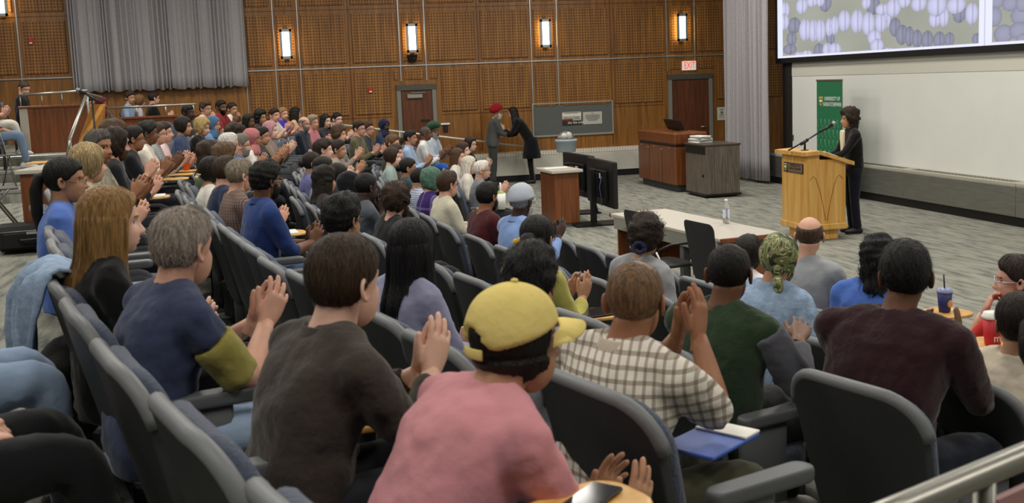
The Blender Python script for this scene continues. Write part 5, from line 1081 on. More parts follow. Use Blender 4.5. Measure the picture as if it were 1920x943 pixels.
PEOPLE = [
 # near rows
 (965, 540, 1, 2.38, 'person in pink shirt and yellow cap seen from behind', dict(skin='m', hair=('bob', BLK), braid=True, hlen=.16, top=f_('#c4858c'), hy=-2, hat=('cap', mat('cap_cotton', srgb('#d8c478'), .9, 0, .15, .3, 40, .06, 12)), lean=16, curl=30, pose='clap', up=-.16, fwd=.36, build=1.0, hp=2, collar='#c4858c', off=.42)),
 (1190, 483, 2, 3.05, 'man in white checked shirt raising a clapping hand', dict(skin='t', hair=('thin', '#6b5138'), top=('fabric', PLAID1), sleeve='short', bottom='#3b3a2b', pose='clap', up=.19, fwd=.30, side=.02, gap=.02, build=1.08, lean=2, curl=16, collar='#b8ac9c', fdir=(0, -.25, .3), hand='open')),
 (645, 440, 1, 2.75, 'woman in dark brown sweatshirt clapping beside the yellow cap', dict(skin='f', hair=('pony', '#3a2c20'), braid=True, hlen=.10, top=k_('#3d3631'), hy=22, pose='clap', up=.05, fwd=.32, gap=.015, lean=8, curl=18, off=.15, build=1.02, collar='#3d3631', fdir=(0, -.1, .2))),
 (340, 390, 1, 3.2, 'grey haired man in navy and yellow T-shirt', dict(skin='l', hair=('short', '#8a7f74'), top=f_('#353d57'), sleeve='none', sleeve2=('#8d8545', .12, .5), pose='clap', up=.05, fwd=.34, gap=.03, lean=6, curl=16, bottom='#8fa3bb', hand='open', build=1.05)),
 (205, 352, 1, 3.65, 'woman with long straight blonde hair in black top', dict(skin='f', hair=('long', '#8d6c40'), hlen=.36, top=f_('#141416'), pose='clap', up=-.12, build=.95, bottom='#17171a', hy=4)),
 (120, 295, 1, 5.7, 'woman with black ponytail and blue shirt at left', dict(skin='m', hair=('pony', BLK), hlen=.26, top=f_('#4b69ae'), glasses='#8a7a5a', pose='lap', build=.9, hy=-4)),
 (164, 270, 1, 6.6, 'person with ash blonde bob behind the black ponytail', dict(skin='l', hair=('bob', '#9a8660'), top=f_('#8f8468'), pose='clap', up=-.05, build=.95)),
 (183, 243, 1, 7.6, 'man with short grey hair in mottled T-shirt', dict(skin='t', hair=('short', '#4c4843'), top=('fabric', CAMO), sleeve='short', pose='clap', hy=-40)),
 (215, 243, 1, 8.6, 'long haired man with red rimmed glasses in black', dict(skin='l', hair=('wavy', '#2b1d15'), top=f_('#17171a'), glasses='#6a2a22', beard=('#4a3626', .003), pose='clap', up=-.06)),
 (214, 229, 1, 9.5, 'curly brown haired person behind the long haired man', dict(skin='l', hair=('curly', '#4a3322'), top=f_('#3a3c44'), glasses='#222222', pose='clap')),
 (249, 236, 1, 10.4, 'dark haired person with glasses and lanyard, black top', dict(skin='t', hair=('short', BLK), top=f_('#1a1b1e'), sleeve='short', glasses='#1a1a1a', pose='clap', up=.02)),
 (276, 228, 1, 11.3, 'young man with wavy black hair and cream T-shirt', dict(skin='b', hair=('tousled', BLK), top=f_('#d8d2c4'), sleeve='short', pose='clap', up=0)),
 (293, 230, 1, 11.9, 'person in glasses half hidden behind the cream T-shirt man', dict(skin='l', hair=('short', BRN), top=f_('#8a8c90'), glasses='#333333', pose='clap')),
 (305, 228, 1, 12.6, 'young woman with dark hair tied back, pale pink top', dict(skin='l', hair=('bun', DBR), top=f_('#dcc0c2'), pose='clap', up=-.05, build=.9)),
 (343, 219, 1, 13.9, 'woman with dark hair and navy top below the parapet', dict(skin='m', hair=('bob', DBR), top=f_('#33405e'), pose='lap', build=.92)),
 (378, 222, 1, 15.0, 'blonde woman in black T-shirt leaning forward', dict(skin='l', hair=('wavy', '#a8905c'), top=f_('#151517'), sleeve='short', pose='clap', lean=10, hp=14, build=.95)),
 (399, 218, 1, 15.7, 'person in blue headscarf and pale blue shirt', dict(skin='m', hair=None, hat=('hijab', '#4a6a8a'), top=f_('#6f93bd'), pose='pray', build=.92)),
 (352, 197, 0, 17.4, 'dark skinned young man with short black hair at parapet', dict(skin='d', hair=('short', BLK), top=f_('#3c3430'), pose='lap')),
 (385, 190, 0, 17.9, 'young man with glasses clapping near his chin', dict(skin='l', hair=('tousled', BRN), top=f_('#c9b8a8'), glasses='#222222', pose='pray')),
 (414, 188, 0, 18.2, 'bearded man in red T-shirt', dict(skin='b', hair=('short', BLK), top=f_('#7c1c1e'), sleeve='short', beard=(BLK, .006), pose='clap', up=.05, build=1.12)),
 (435, 192, 0, 18.7, 'dark haired woman with raised hands behind red shirted man', dict(skin='m', hair=('bun', DBR), top=f_('#d6d0c6'), pose='pray', build=.9)),
 (466, 215, 1, 17.9, 'smiling woman with dark hair over her shoulders', dict(skin='b', hair=('long', BLK), top=f_('#2c2a2e'), pose='lap', build=.92)),
 (488, 207, 1, 18.6, 'woman with thick curly black hair, far row', dict(skin='m', hair=('curlylong', BLK), top=f_('#3a2c2c'), pose='lap', build=.92)),
 (514, 203, 1, 19.3, 'man in white T-shirt with lanyard, far row', dict(skin='l', hair=('short', DBR), top=f_('#d3cec4'), sleeve='short', pose='clap', up=.08)),
 (530, 201, 1, 19.9, 'blonde woman in bright blue T-shirt', dict(skin='l', hair=('bun', '#8a6a40'), top=f_('#3c2fae'), sleeve='short', pose='clap', up=.02, build=.92)),
 (554, 201, 1, 20.6, 'woman with long black hair smiling at the camera', dict(skin='m', hair=('long', BLK), top=f_('#c8a888'), pose='clap', hy=35, build=.92)),
 (570, 218, 2, 17.8, 'bald man with glasses and crossed arms, navy sweater', dict(skin='l', hair=('bald', '#6a645c'), top=k_('#1f2632'), glasses='#2a2a2a', beard=('#7a736a', .002), pose='cross', build=1.05)),
 (586, 216, 2, 18.4, 'person in pink beside the navy sweater man', dict(skin='l', hair=('tousled', '#8a7a66'), top=f_('#b8747a'), pose='clap')),
 (610, 214, 2, 19.2, 'woman with straight black hair and dark jacket', dict(skin='f', hair=('long', BLK), top=f_('#2a2a30'), pose='clap', build=.92)),
 (632, 211, 2, 20.0, 'woman with black hair and glasses, far row end', dict(skin='f', hair=('bun', BLK), top=f_('#4c5262'), glasses='#333333', pose='clap', build=.92)),
 (635, 233, 3, 15.6, 'woman with curly brown hair and striped top', dict(skin='l', hair=('curly', '#4e3b2c'), top=f_('#8a8278'), pose='clap', up=.02, build=.94)),
 (673, 227, 3, 17.5, 'young man with glasses in olive jacket', dict(skin='l', hair=('short', DBR), top=j_('#5c5a40'), glasses='#1c1c1c', pose='clap', up=-.04)),
 (690, 228, 3, 18.4, 'man with glasses in charcoal jacket', dict(skin='l', hair=('short', BRN), top=j_('#2e3236'), glasses='#2c2c2c', pose='clap', up=-.04)),
 (720, 223, 3, 19.7, 'woman in navy hijab near the side door', dict(skin='d', hair=None, hat=('hijab', '#1d2238'), top=f_('#26304a'), pose='clap', build=.92)),
 (506, 228, 2, 15.1, 'person with short pink hair', dict(skin='f', hair=('bob', '#b8868c'), top=f_('#8c7a70'), pose='clap', up=.06, build=.94)),
 (490, 238, 2, 14.4, 'dark haired child-faced person beside pink hair', dict(skin='m', hair=('short', BLK), top=f_('#2c2a2c'), pose='clap', up=.08)),
 (472, 241, 2, 13.5, 'woman in dusty pink hijab', dict(skin='t', hair=None, hat=('hijab', '#a8686a'), top=f_('#d8d2cc'), pose='clap', up=.02, build=.92)),
 (442, 234, 2, 12.6, 'man with curly dark hair in front of the red T-shirt', dict(skin='m', hair=('curly', '#2c2018'), top=f_('#4c4444'), beard=(DBR, .003), pose='clap')),
 (451, 251, 2, 11.7, 'grey haired man with dark glasses and blue scarf', dict(skin='l', hair=('short', '#6c665c'), top=f_('#3c5c94'), glasses='#141414', beard=('#8a847a', .003), pose='clap')),
 (428, 249, 2, 10.8, 'white haired man with thin glasses', dict(skin='l', hair=('short', WHT), top=f_('#c6c4c0'), glasses='#4a3a30', pose='clap', up=.03)),
 (393, 267, 2, 10.1, 'person with big curly dark hair seen from behind', dict(skin='l', hair=('curlylong', '#33251b'), top=f_('#4c5a44'), pose='lap', build=.92, hlen=.2)),
 (421, 271, 2, 9.5, 'person with tousled curly brown hair, mid left', dict(skin='l', hair=('curly', '#5a4530'), top=f_('#cfc8bc'), pose='lap', hs=.95)),
 (397, 295, 2, 8.9, 'person with dark hair held by a cream claw clip', dict(skin='m', hair=('bob', '#1e1712'), top=f_('#d6d2c8'), pose='lap', build=.9, clip=1)),
 (423, 293, 2, 8.3, 'man with dark brown hair in navy T-shirt', dict(skin='l', hair=('short', '#33261c'), top=f_('#1e2a44'), sleeve='short', pose='lap')),
 (449, 298, 2, 7.7, 'grey haired man in red and grey plaid shirt', dict(skin='l', hair=('short', '#766b5c'), top=('fabric', PLAID2), pose='clap', up=-.05)),
 (497, 304, 2, 6.9, 'man with black hair and glasses in dark blue shirt', dict(skin='b', hair=('tousled', '#100d0b'), top=f_('#22376a'), sleeve='half', bottom='#51698c', glasses='#b8a27a', beard=(BLK, .003), pose='clap', up=-.10, fwd=.36, collar='#22376a', hand='open', off=.04)),
 (606, 261, 3, 12.4, 'young man with dark hair and white T-shirt seen from behind', dict(skin='f', hair=('tousled', '#2c2018'), top=f_('#cdc9c2'), sleeve='short', pose='clap')),
 (632, 262, 3, 13.4, 'dark haired man clapping beside the white T-shirt', dict(skin='m', hair=('short', DBR), top=f_('#8c8078'), pose='clap', up=.05)),
 (585, 285, 3, 11.6, 'person with dark hair in a low bun, far middle', dict(skin='m', hair=('bun', '#221a14'), top=f_('#5a5e8c'), pose='lap', build=.92)),
 (606, 295, 3, 10.8, 'person with smooth black hair in the middle block', dict(skin='m', hair=('bob', BLK), top=f_('#8a8c94'), pose='lap', build=.9)),
 (632, 306, 3, 10.2, 'person with black hair tied with a pale band', dict(skin='m', hair=('bun', '#17130f'), top=f_('#2c2c34'), pose='lap', build=.9, hp=10)),
 (609, 320, 3, 9.5, 'woman with long curly black hair, middle block', dict(skin='m', hair=('curlylong', '#1c1612'), top=f_('#3a3236'), pose='lap', hlen=.24, build=.92)),
 (655, 322, 3, 9.1, 'person in black hijab in the middle block', dict(skin='b', hair=None, hat=('hijab', '#14141a'), top=f_('#16161c'), pose='lap', build=.94)),
 (686, 322, 3, 8.5, 'man with very dark skin in grey denim jacket', dict(skin='d', hair=('buzz', '#0c0a09'), top=j_('#4a5058'), pose='pray')),
 (743, 347, 3, 7.6, 'bearded man with curly brown hair in black shirt', dict(skin='l', hair=('curly', '#33241a'), hs=.96, top=f_('#15161a'), glasses='#8a8a8a', beard=('#2c2018', .006), pose='lap')),
 (641, 365, 2, 5.1, 'man with thick black hair low in the middle', dict(skin='m', hair=('tousled', '#0f0e0e'), top=f_('#2c3038'), glasses='#2a2a2a', pose='lap')),
 (735, 277, 4, 13.9, 'young woman with short brown hair and grey green top', dict(skin='f', hair=('bob', '#33221a'), top=f_('#8fa09c'), sleeve='short', pose='lap', build=.88)),
 (765, 296, 4, 12.9, 'woman with black hair in a low bun, teal top', dict(skin='m', hair=('bun', '#15120f'), top=f_('#233a40'), pose='lap', build=.94)),
 (787, 314, 4, 11.6, 'man with short black hair in blue checked shirt', dict(skin='m', hair=('crop', '#181412'), top=('fabric', PLAID3), pose='lap')),
 (809, 317, 4, 10.8, 'person with dyed green hair and purple striped shirt', dict(skin='l', hair=('wavy', '#4f7060'), top=('fabric', STRIPE), pose='lap', build=.95)),
 (839, 322, 4, 10.0, 'young man with brown hair in cream hooded shirt', dict(skin='l', hair=('tousled', '#3c2a1e'), top=k_('#c8c4b0'), glasses='#4a3a30', pose='clap', up=-.05)),
 (914, 341, 4, 8.7, 'man with short black hair in maroon shirt', dict(skin='t', hair=('short', '#120f0e'), top=f_('#46191e'), beard=(BLK, .002), pose='clap', up=-.02)),
 (978, 347, 4, 7.9, 'man in grey flat cap and light blue shirt', dict(skin='d', hair=('crop', '#8a8680'), hat=('flatcap', '#a9b0ba'), top=f_('#7d98c8'), glasses='#1c1c1c', beard=('#a8a29a', .007), pose='clap', up=.04, fwd=.38, collar='#7d98c8', hand='open')),
 (736, 252, 4, 16.3, 'brown haired man with glasses behind the light blue shirt', dict(skin='l', hair=('tousled', LBR), top=f_('#3a3c34'), glasses='#6a5a4a', pose='lap')),
 (741, 270, 4, 15.2, 'person with brown hair low behind the blue shirt', dict(skin='l', hair=('short', BRN), top=f_('#4c3c34'), pose='lap')),
 (769, 239, 4, 17.6, 'man with dark hair in pale blue dress shirt', dict(skin='m', hair=('short', '#1c1612'), top=f_('#9db4d2'), pose='clap', up=-.06, hy=-5, collar='#9db4d2', build=1.05)),
 (798, 237, 4, 18.5, 'older man with short hair in white shirt', dict(skin='b', hair=('buzz', '#4a4440'), top=f_('#cfd0d2'), pose='clap', up=-.06, collar='#cfd0d2', build=1.05, hy=5)),
 (814, 232, 4, 19.4, 'man in dark green turban with grey beard', dict(skin='b', hair=None, hat=('turban', '#23402c'), beard=('#9a948c', .010), top=f_('#a8b2c0'), pose='clap', up=-.05)),
 (903, 301, 5, 13.6, 'white haired man with glasses in grey jacket, front row', dict(skin='l', hair=('short', '#d2ccc4'), top=j_('#6e7278'), glasses='#4a4a4a', pose='clap', up=.04)),
 (880, 293, 5, 14.4, 'person with long white hair in the front row', dict(skin='f', hair=('long', '#c9c2b4'), hlen=.16, top=f_('#cfcac0'), pose='lap', build=.92)),
 (858, 278, 5, 15.6, 'woman with long brown hair in white top, front row', dict(skin='f', hair=('long', '#4c3626'), hlen=.22, top=f_('#d6d0c6'), pose='lap', build=.9)),
 (868, 267, 5, 16.6, 'brown haired person behind the long brown hair', dict(skin='f', hair=('bob', '#3c2a20'), top=f_('#4a3f3c'), pose='lap', build=.92)),
 (882, 254, 5, 17.9, 'smiling woman with glasses in black, front row end', dict(skin='f', hair=('bob', '#2a1e18'), top=f_('#131316'), glasses='#1c1c1c', pose='clap', up=-.02, build=.94)),
 (770, 413, 2, 4.3, 'woman with long smooth black hair in lavender shirt', dict(skin='f', hair=('long', '#131114'), hlen=.33, top=f_('#8c8ca8'), pose='clap', up=-.16, fwd=.36, build=.92, off=.1, hand='open')),
 (1007, 404, 3, 5.6, 'woman with black hair and a yellow hair flower', dict(skin='m', hair=('bun', '#12100f'), top=f_('#b4ad5c'), glasses='#16161a', pose='clap', up=-.02, build=.94, flower=1)),
 (993, 460, 2, 3.55, 'dark haired person just beyond the yellow cap', dict(skin='m', hair=('tousled', '#100f10'), top=f_('#8f9098'), sleeve='short', pose='lap', build=.96)),
 (1210, 407, 4, 6.1, 'person with thick curly dark hair tied back, grey top', dict(skin='m', hair=('curly', '#2b2019'), hs=.97, top=f_('#8c8d90'), pose='lap', build=.96, scrunch=1)),
 (1367, 452, 3, 4.0, 'man in dark green vest over grey shirt', dict(skin='b', hair=('thin', '#15110f'), top=k_('#2c3d2a'), sleeve='long', pose='clapflat', up=.04, side=.10, fwd=.36, bottom='#2a2a2c', build=1.1, sleeve2=('#5c5c64', 0.0, .93))),
 (1403, 442, 5, 6.6, 'dark haired person behind the green vest, white top', dict(skin='m', hair=('bob', '#1c1614'), top=f_('#d4d4d6'), pose='lap', build=.92)),
 (1460, 438, 4, 5.0, 'person in floral green headscarf and pale denim jacket', dict(skin='m', hair=None, hat=('scarf', FLORAL), top=('jacket', DENIM), pose='lap', bottom='#7d93ae', collar='#8b9fb8', build=1.02, lean=8)),
 (1518, 403, 5, 6.5, 'balding man in grey T-shirt before the lectern', dict(skin='l', hair=('bald', '#4c3a2c'), top=f_('#8e9296'), sleeve='short', pose='clap', up=-.05, hand='open', build=1.08)),
 (1644, 446, 5, 5.7, 'woman with long wavy black hair in blue shirt', dict(skin='m', hair=('curlylong', '#111012'), hlen=.2, hs=.95, top=f_('#4a6cb8'), pose='lap', build=.92, lookat=(7.6, 16.5, 1.5))),
 (1698, 452, 3, 3.55, 'broad man with black hair in dark maroon sweater', dict(skin='b', hair=('short', '#0f0d0d'), top=k_('#2f1a20'), bottom='#1a1e28', pose='clap', up=.03, fwd=.34, side=.02, build=1.2, lean=6, curl=14, off=.34)),
 (1908, 478, 5, 5.1, 'woman with short dark hair and glasses in red top', dict(skin='l', hair=('short', '#2a1e18'), top=f_('#c0281e'), sleeve='half', glasses='#cfd0d4', pose=('lap', 'chin'), build=.95, hy=62, dh=-62)),
 (1912, 549, 4, 4.05, 'person with dark hair tied low at the right edge', dict(skin='m', hair=('pony', '#241c18'), hlen=.08, top=f_('#cfc4b0'), pose='lap', build=.9)),
]
BY = {}; SEATED = []
for (px, py, row, d, label, o) in PEOPLE:
    o = dict(o); off = o.pop('off', .07); dh = math.radians(o.pop('dh', 0)); sp = {k: o.pop(k) for k in ('clip', 'flower', 'scrunch') if k in o}
    p = fit(px, py, row, d, off); dd = float((p - [0, 0, CAM_Z]) @ FW); v = np.array(ARC) - p[:2]; hd = math.atan2(v[0], v[1])
    lod = 2 if dd < 4.75 else (1 if dd < 9.2 else 0)
    r, info = human(label, p, ROWS[row][1], hd + dh, lod, **o); BY[label] = info; info['sp'] = sp; info['row'] = row; info['heading'] = hd
    SEATED.append((row, info, label))
    Ml = info['Ml']
    if 'clip' in sp:
        g_ = G()
        for k in range(7): a = -.6 + k * .2; tube(g_, [(math.sin(a) * .05, -.125, -.015), (math.sin(a) * .055, -.145, -.035), (math.sin(a) * .05, -.13, -.062)], .0032, 5)
        tube(g_, [(-.045, -.125, -.013), (0, -.137, -.010), (.045, -.125, -.013)], .006, 6); x = obj('claw_clip', g_, [mat('clip', srgb('#d9c9a4'), .3)], r); x.matrix_local = Ml
    if 'flower' in sp:
        g_ = G()
        for k in range(5): a = k * 2 * PI / 5; sph(g_, (-.055 + .0 * k + .026 * math.cos(a), -.105, -.02 + .026 * math.sin(a)), (.019, .008, .019), 10, 6)
        sph(g_, (-.055, -.113, -.02), .009, 8, 6); x = obj('hair_flower', g_, [mat('flower', srgb('#e0b420'), .6)], r); x.matrix_local = Ml
    if 'scrunch' in sp: g_ = G(); A_ = np.linspace(0, 2 * PI, 15); tube(g_, [(.035 * math.cos(a), -.125, -.05 + .03 * math.sin(a)) for a in A_], .013, 8); x = obj('scrunchie', g_, [fabric('#2a3450')], r); x.matrix_local = Ml

# ------------------------------------------------------------------ auditorium seats
SH = mat('seat_shell', srgb('#2d2f31'), .55, bump=.15, bscale=200); RIM = mat('seat_rim', srgb('#6c6f72'), .5, bump=.1, bscale=200); CU = mat('seat_fabric', srgb('#4a5160'), .95, 0, .1, .5, 90, .12, 120, sheen=.2); ARMM = mat('seat_arm', srgb('#54575a'), .5); PED = mat('seat_pedestal', srgb('#3c3e42'), .5, .5)
def bk(x, s, d): return (x, -.235 - s * .235 + .55 * x * x + d, .36 + s * .92)
def make_seat(tablet):
    e = empty('auditorium_seat'); out = rrect(.235, .262, .59, .08, .135, 7)
    g_ = G(); slab(g_, out, .035, .008, bk); obj('back_shell', g_, SH, e)
    g_ = G(); k0, k1 = 8, 24; pts = out
    ring = [np.array(bk(x * 1.0, s, .018)) for x, s in pts]; ring.append(ring[0]); up_ = [i for i in range(len(pts)) if pts[i][1] > .22]
    seq = sorted(up_); tube(g_, [ring[i] for i in seq], .021, 10); obj('back_rim', g_, RIM, e)
    o2 = rrect(.222, .248, .565, .08, .128, 7); g_ = G(); slab(g_, o2, .055, .022, lambda x, s, d: bk(x, s + .02, .033 + d)); obj('back_cushion', g_, CU, e)
    g_ = G(); slab(g_, rrect(.235, .225, .46, .06, .10), .075, .025, lambda x, s, d: (x, -.19 + s, .375 + d + .03 * s)); obj('seat_cushion', g_, CU, e)
    g_ = G(); slab(g_, rrect(.24, .225, .44, .06, .10), .035, .012, lambda x, s, d: (x, -.2 + s, .345 + d + .03 * s)); obj('seat_pan', g_, SH, e)
    g_ = G(); slab(g_, rrect(.032, .036, .36, .025, .034), .042, .012, lambda x, s, d: (x + .285, -.16 + s, .615 + d)); obj('armrest', g_, ARMM, e)
    g_ = G(); rbox(g_, (.262, -.16, .3), (.3, .06, .62), .012); rbox(g_, (.262, -.12, 0), (.30, .02, .32), .01); obj('arm_post', g_, ARMM, e)
    g_ = G(); rbox(g_, (-.06, -.13, 0), (.06, -.03, .36), .01); rbox(g_, (-.14, -.2, 0), (.14, .08, .02), .006); rbox(g_, (-.24, -.12, .32), (.27, -.05, .36), .006); obj('pedestal', g_, PED, e)
    if tablet: g_ = G(); slab(g_, rrect(.09, .13, .34, .05, .09), .018, .006, lambda x, s, d: (x + .15, .10 + s, .655 + d)); obj('tablet_arm', g_, MAPLE, e)
    return e
proto = make_seat(False); proto_t = make_seat(True); used = {0: False, 1: False}
def put_seat(pos, heading, floor, label, tablet=False):
    src = proto_t if tablet else proto
    if not used[int(tablet)]: used[int(tablet)] = True; e = src
    else: e = copy_tree(src)
    e.location = (pos[0], pos[1], floor); e.rotation_euler = (0, 0, -heading); tag(e, label, 'seat', 'grey auditorium seats'); return e
TAB = ('young woman with dark hair tied back', 'grey haired man in red', 'woman with black hair and a yellow', 'person in glasses half', 'curly brown haired person', 'woman in dark brown sweat', 'young man with wavy black')
FORCED = {1: [('person in pink', (256, 711)), ('woman in dark brown', (156, 617)), ('grey haired man in navy', (105, 545)), (None, (421, 858)), ('woman with long straight', (80, 500)), ('woman with black ponytail', (74, 392))], 2: [('man in white', (985, 672))], 3: [('broad man', (1462, 676))]}
for row in range(6):
    R_, fl = ROWS[row]; L = []
    for r_, inf, label in SEATED:
        if r_ != row: continue
        b = inf['base']; a = math.asin(max(-1, min(1, (b[1] - ARC[1]) / math.hypot(b[0] - ARC[0], b[1] - ARC[1])))); rad = math.hypot(b[0] - ARC[0], b[1] - ARC[1]); L.append([a, rad, label, b])
    L.sort(key=lambda q: q[0]); A_ = [q[0] for q in L]; mn = .53 / R_
    for _ in range(60):       # keep neighbours a seat width apart
        for i in range(len(A_) - 1):
            gp = A_[i + 1] - A_[i]
            if gp < mn: A_[i] -= (mn - gp) / 2; A_[i + 1] += (mn - gp) / 2
    FORCE = {}
    if row in FORCED:
        for key, (px, py) in FORCED[row]:
            c = at_z(px, py, fl + .925); h_ = math.atan2(ARC[0] - c[0], ARC[1] - c[1]); c = c[:2] + np.array([math.cos(h_), -math.sin(h_)]) * .27 + np.array([math.sin(h_), math.cos(h_)]) * .36; FORCE[key] = c
    for i, q in enumerate(L):
        rad = R_ if abs(q[1] - R_) > .5 else .4 * R_ + .6 * q[1]
        pos = pol(rad, A_[i]); fk = [k for k in FORCE if k and q[2].startswith(k)]; pos = FORCE[fk[0]] if fk else pos; sh = 'grey seat under the ' + q[2]; sh = ' '.join(sh.split()[:16])
        put_seat(pos, PI / 2 + A_[i] * 1.0 * -1 if 0 else math.atan2(ARC[0] - pos[0], ARC[1] - pos[1]), fl, sh, any(q[2].startswith(t) for t in TAB))
    # fill gaps with empty seats
    for i in range(len(A_) - 1):
        n = int(round((A_[i + 1] - A_[i]) * R_ / .56)) - 1
        if row == 0: continue
        for k in range(min(n, 6)):
            a = A_[i] + (A_[i + 1] - A_[i]) * (k + 1) / (n + 1); pos = pol(R_, a)
            put_seat(pos, math.atan2(ARC[0] - pos[0], ARC[1] - pos[1]), fl, ' '.join(('empty grey seat %sbeyond the ' % ('' if k == 0 else ('two places ', 'three places ', 'four places ', 'five places ', 'six places ')[k - 1]) + L[i][2]).split()[:16]))
    if None in FORCE: pos = FORCE[None]; put_seat(pos, math.atan2(ARC[0] - pos[0], ARC[1] - pos[1]), fl, 'empty grey seat at the bottom left before the pink shirt')
    # ends towards the camera
    for k in range({5: 2, 4: 3, 3: 0, 2: 0, 1: 0}.get(row, 0)):
        a = A_[0] - .56 / R_ * (k + 1); pos = pol(R_, a)
        put_seat(pos, math.atan2(ARC[0] - pos[0], ARC[1] - pos[1]), fl, ' '.join(('empty grey seat %s before the ' % ('one', 'two', 'three')[k] + L[0][2]).split()[:16]))
# ------------------------------------------------------------------ upper level people, left edge people, standing people
def up_person(px, py, d, floor, label, **o):
    p = at_d(px, py, d); hd = o.pop('heading', math.radians(80)); return human(label, p, floor, hd, 0, group='people on the upper level', **o)
UPS = [(243, 171, 19.9, 1.05, 'person in light denim jacket behind the steel rail', dict(skin='m', hair=('tousled', '#33261c'), top=('jacket', DENIM), pose='lap')),
 (261, 178, 20.3, 1.05, 'girl with glasses and light brown hair by the rail', dict(skin='f', hair=('bob', '#7a5a3c'), top=f_('#c8bcc4'), glasses='#333333', pose='lap', hy=20, build=.88)),
 (288, 172, 20.2, 1.05, 'smiling man with glasses in black T-shirt at the rail', dict(skin='l', hair=('short', '#241a14'), top=f_('#141416'), sleeve='short', glasses='#222222', pose='clap', up=-.05, hy=15)),
 (166, 181, 18.2, 1.05, 'dark haired person in red sweatshirt by the stair panel', dict(skin='m', hair=('short', BLK), top=f_('#9c1c20'), pose='lap')),
 (190, 183, 18.35, 1.05, 'person in dark red headscarf by the stair panel', dict(skin='b', hair=None, hat=('hijab', '#5a1c22'), top=f_('#3a2a2c'), pose='lap', build=.92)),
 (44, 152, 18.0, 1.34, 'man with short hair in black T-shirt, far upper left', dict(skin='l', hair=('crop', '#3c2e24'), top=f_('#101012'), sleeve='short', pose='lap', hp=24)),
 (-28, 168, 17.0, 1.34, 'person in pale trousers clapping at the left edge', dict(skin='l', hair=('short', '#4a3a2c'), top=f_('#3a3c40'), sleeve='short', pose='clap', bottom='#c8c4ba', up=-.05)),
 (-20, 190, 16.0, 1.19, 'person in jeans at the left edge below', dict(skin='m', hair=('short', BLK), top=f_('#2a2c30'), pose='lap', bottom='#6d829c'))]
CHM = mat('upper_chair', srgb('#4a5260'), .8)
for px, py, d, fl, label, o in UPS:
    r, inf = up_person(px, py, d, fl, label, **o)
    e = empty('upper_seat', (inf['base'][0], inf['base'][1], fl), inf['th']); tag(e, ' '.join(('grey blue chair under the ' + label).split()[:16]), 'seat', 'chairs on the upper level')
    g_ = G(); slab(g_, rrect(.22, .23, .42, .06, .09), .05, .018, lambda x, s, d_: (x, -.25 - s * .2 + d_, .44 + s)); obj('backrest', g_, CHM, e)
    g_ = G(); slab(g_, rrect(.22, .22, .42, .06, .08), .06, .02, lambda x, s, d_: (x, -.19 + s, .37 + d_)); obj('seat', g_, CHM, e)
    for sx in (-1, 1):
        for y in (-.15, .18): g_ = G(); tube(g_, [(sx * .19, y, 0), (sx * .19, y, .38)], .014, 8); obj('leg', g_, PED, e)
# people of the near left edge: knees and hands reach into the picture
for (px, py, label, o) in ((118, 668, 'person in light jeans at the left edge, knees showing', dict(bottom='#8ba0bb', top=f_('#5a5c60'), pose='lap')), (185, 800, 'person in dark trousers at the bottom left edge', dict(bottom='#141719', top=f_('#2c2c30'), pose='lap'))):
    k_w = at_z(px, py, .86 + .58); hd = math.radians(70); h2 = np.array([math.sin(hd), math.cos(hd)]); rt2 = np.array([math.cos(hd), -math.sin(hd)])
    bb = k_w[:2] - h2 * .48 - rt2 * .13; p = np.array([bb[0], bb[1], .86 + 1.26])
    r, inf = human(label, p, .86, hd, 2, skin='l', hair=('short', BRN), hy=0, base=bb, **o)
    put_seat(inf['base'], hd, .86, ' '.join(('grey seat under the ' + label).split()[:16]))
# speaker
r, inf = human('speaker with curly dark hair in black jacket behind the lectern', np.array([7.62, 12.95, 1.68]), 0.0, math.radians(-78), 1, skin='m', hair=('bigcurly', '#2a1d16'), hlen=.13, top=('jacket', '#131316'), bottom='#171a26', pose=(((.10, .34, -.36), (-.5, .8, -.1), (0, 0, -1), 'curl'), ((-.12, .38, -.36), (.4, .8, -.1), (0, 0, -1), 'curl')), stand=True, hy=0, hp=-2, lean=0, curl=8, build=.95, group='people standing at the front', T=1.66, hs=.98)
g_ = G(); slab(g_, rrect(.035, .065, .40, .01, .03), .03, .006, lambda x, s, d_: (x, .128 + d_ + .06 * s - .16 * max(0, s - .28), 1.0 + s)); obj('blouse', g_, fabric('#d8d0b4'), r)
# standing pair
p0 = at_z(938, 346, 0); r, inf = human('man in red turban and grey suit standing and clapping', np.array([p0[0], p0[1], 1.72]), 0.0, math.radians(95), 0, skin='t', hair=None, hat=('turban', '#8a1420'), beard=('#b8b2aa', .012), top=('jacket', '#4a4d4c'), bottom='#3a3c3c', pose='clap', up=-.1, stand=True, hy=5, lean=6, curl=10, collar='#d8d8d4', glasses='#8a8a8a', group='people standing at the front', T=1.70, build=1.25, hs=1.08)
p1 = at_z(958, 346, 0); r, inf = human('woman with long dark hair in black coat bending to the turbaned man', np.array([p1[0] + .12, p1[1] + .1, 1.68]), 0.0, math.radians(-75), 0, skin='l', hair=('long', '#1e1714'), hlen=.42, spread=1.1, top=('jacket', '#0e0e11'), bottom='#101014', pose=('rest', 'clap'), stand=True, hy=-6, hp=12, lean=24, curl=14, group='people standing at the front', T=1.66, build=.95)
g_ = G(); zz = np.array([.55, .62, .75, .9, 1.0]); loft(g_, np.stack([0 * zz, -.02 + 0 * zz, zz], -1), (1, 0, 0), (0, 1, 0), [.25, .245, .22, .19, .17], [.2, .2, .18, .15, .13], 24); obj('coat_skirt', g_, fabric('#0e0e11'), r)

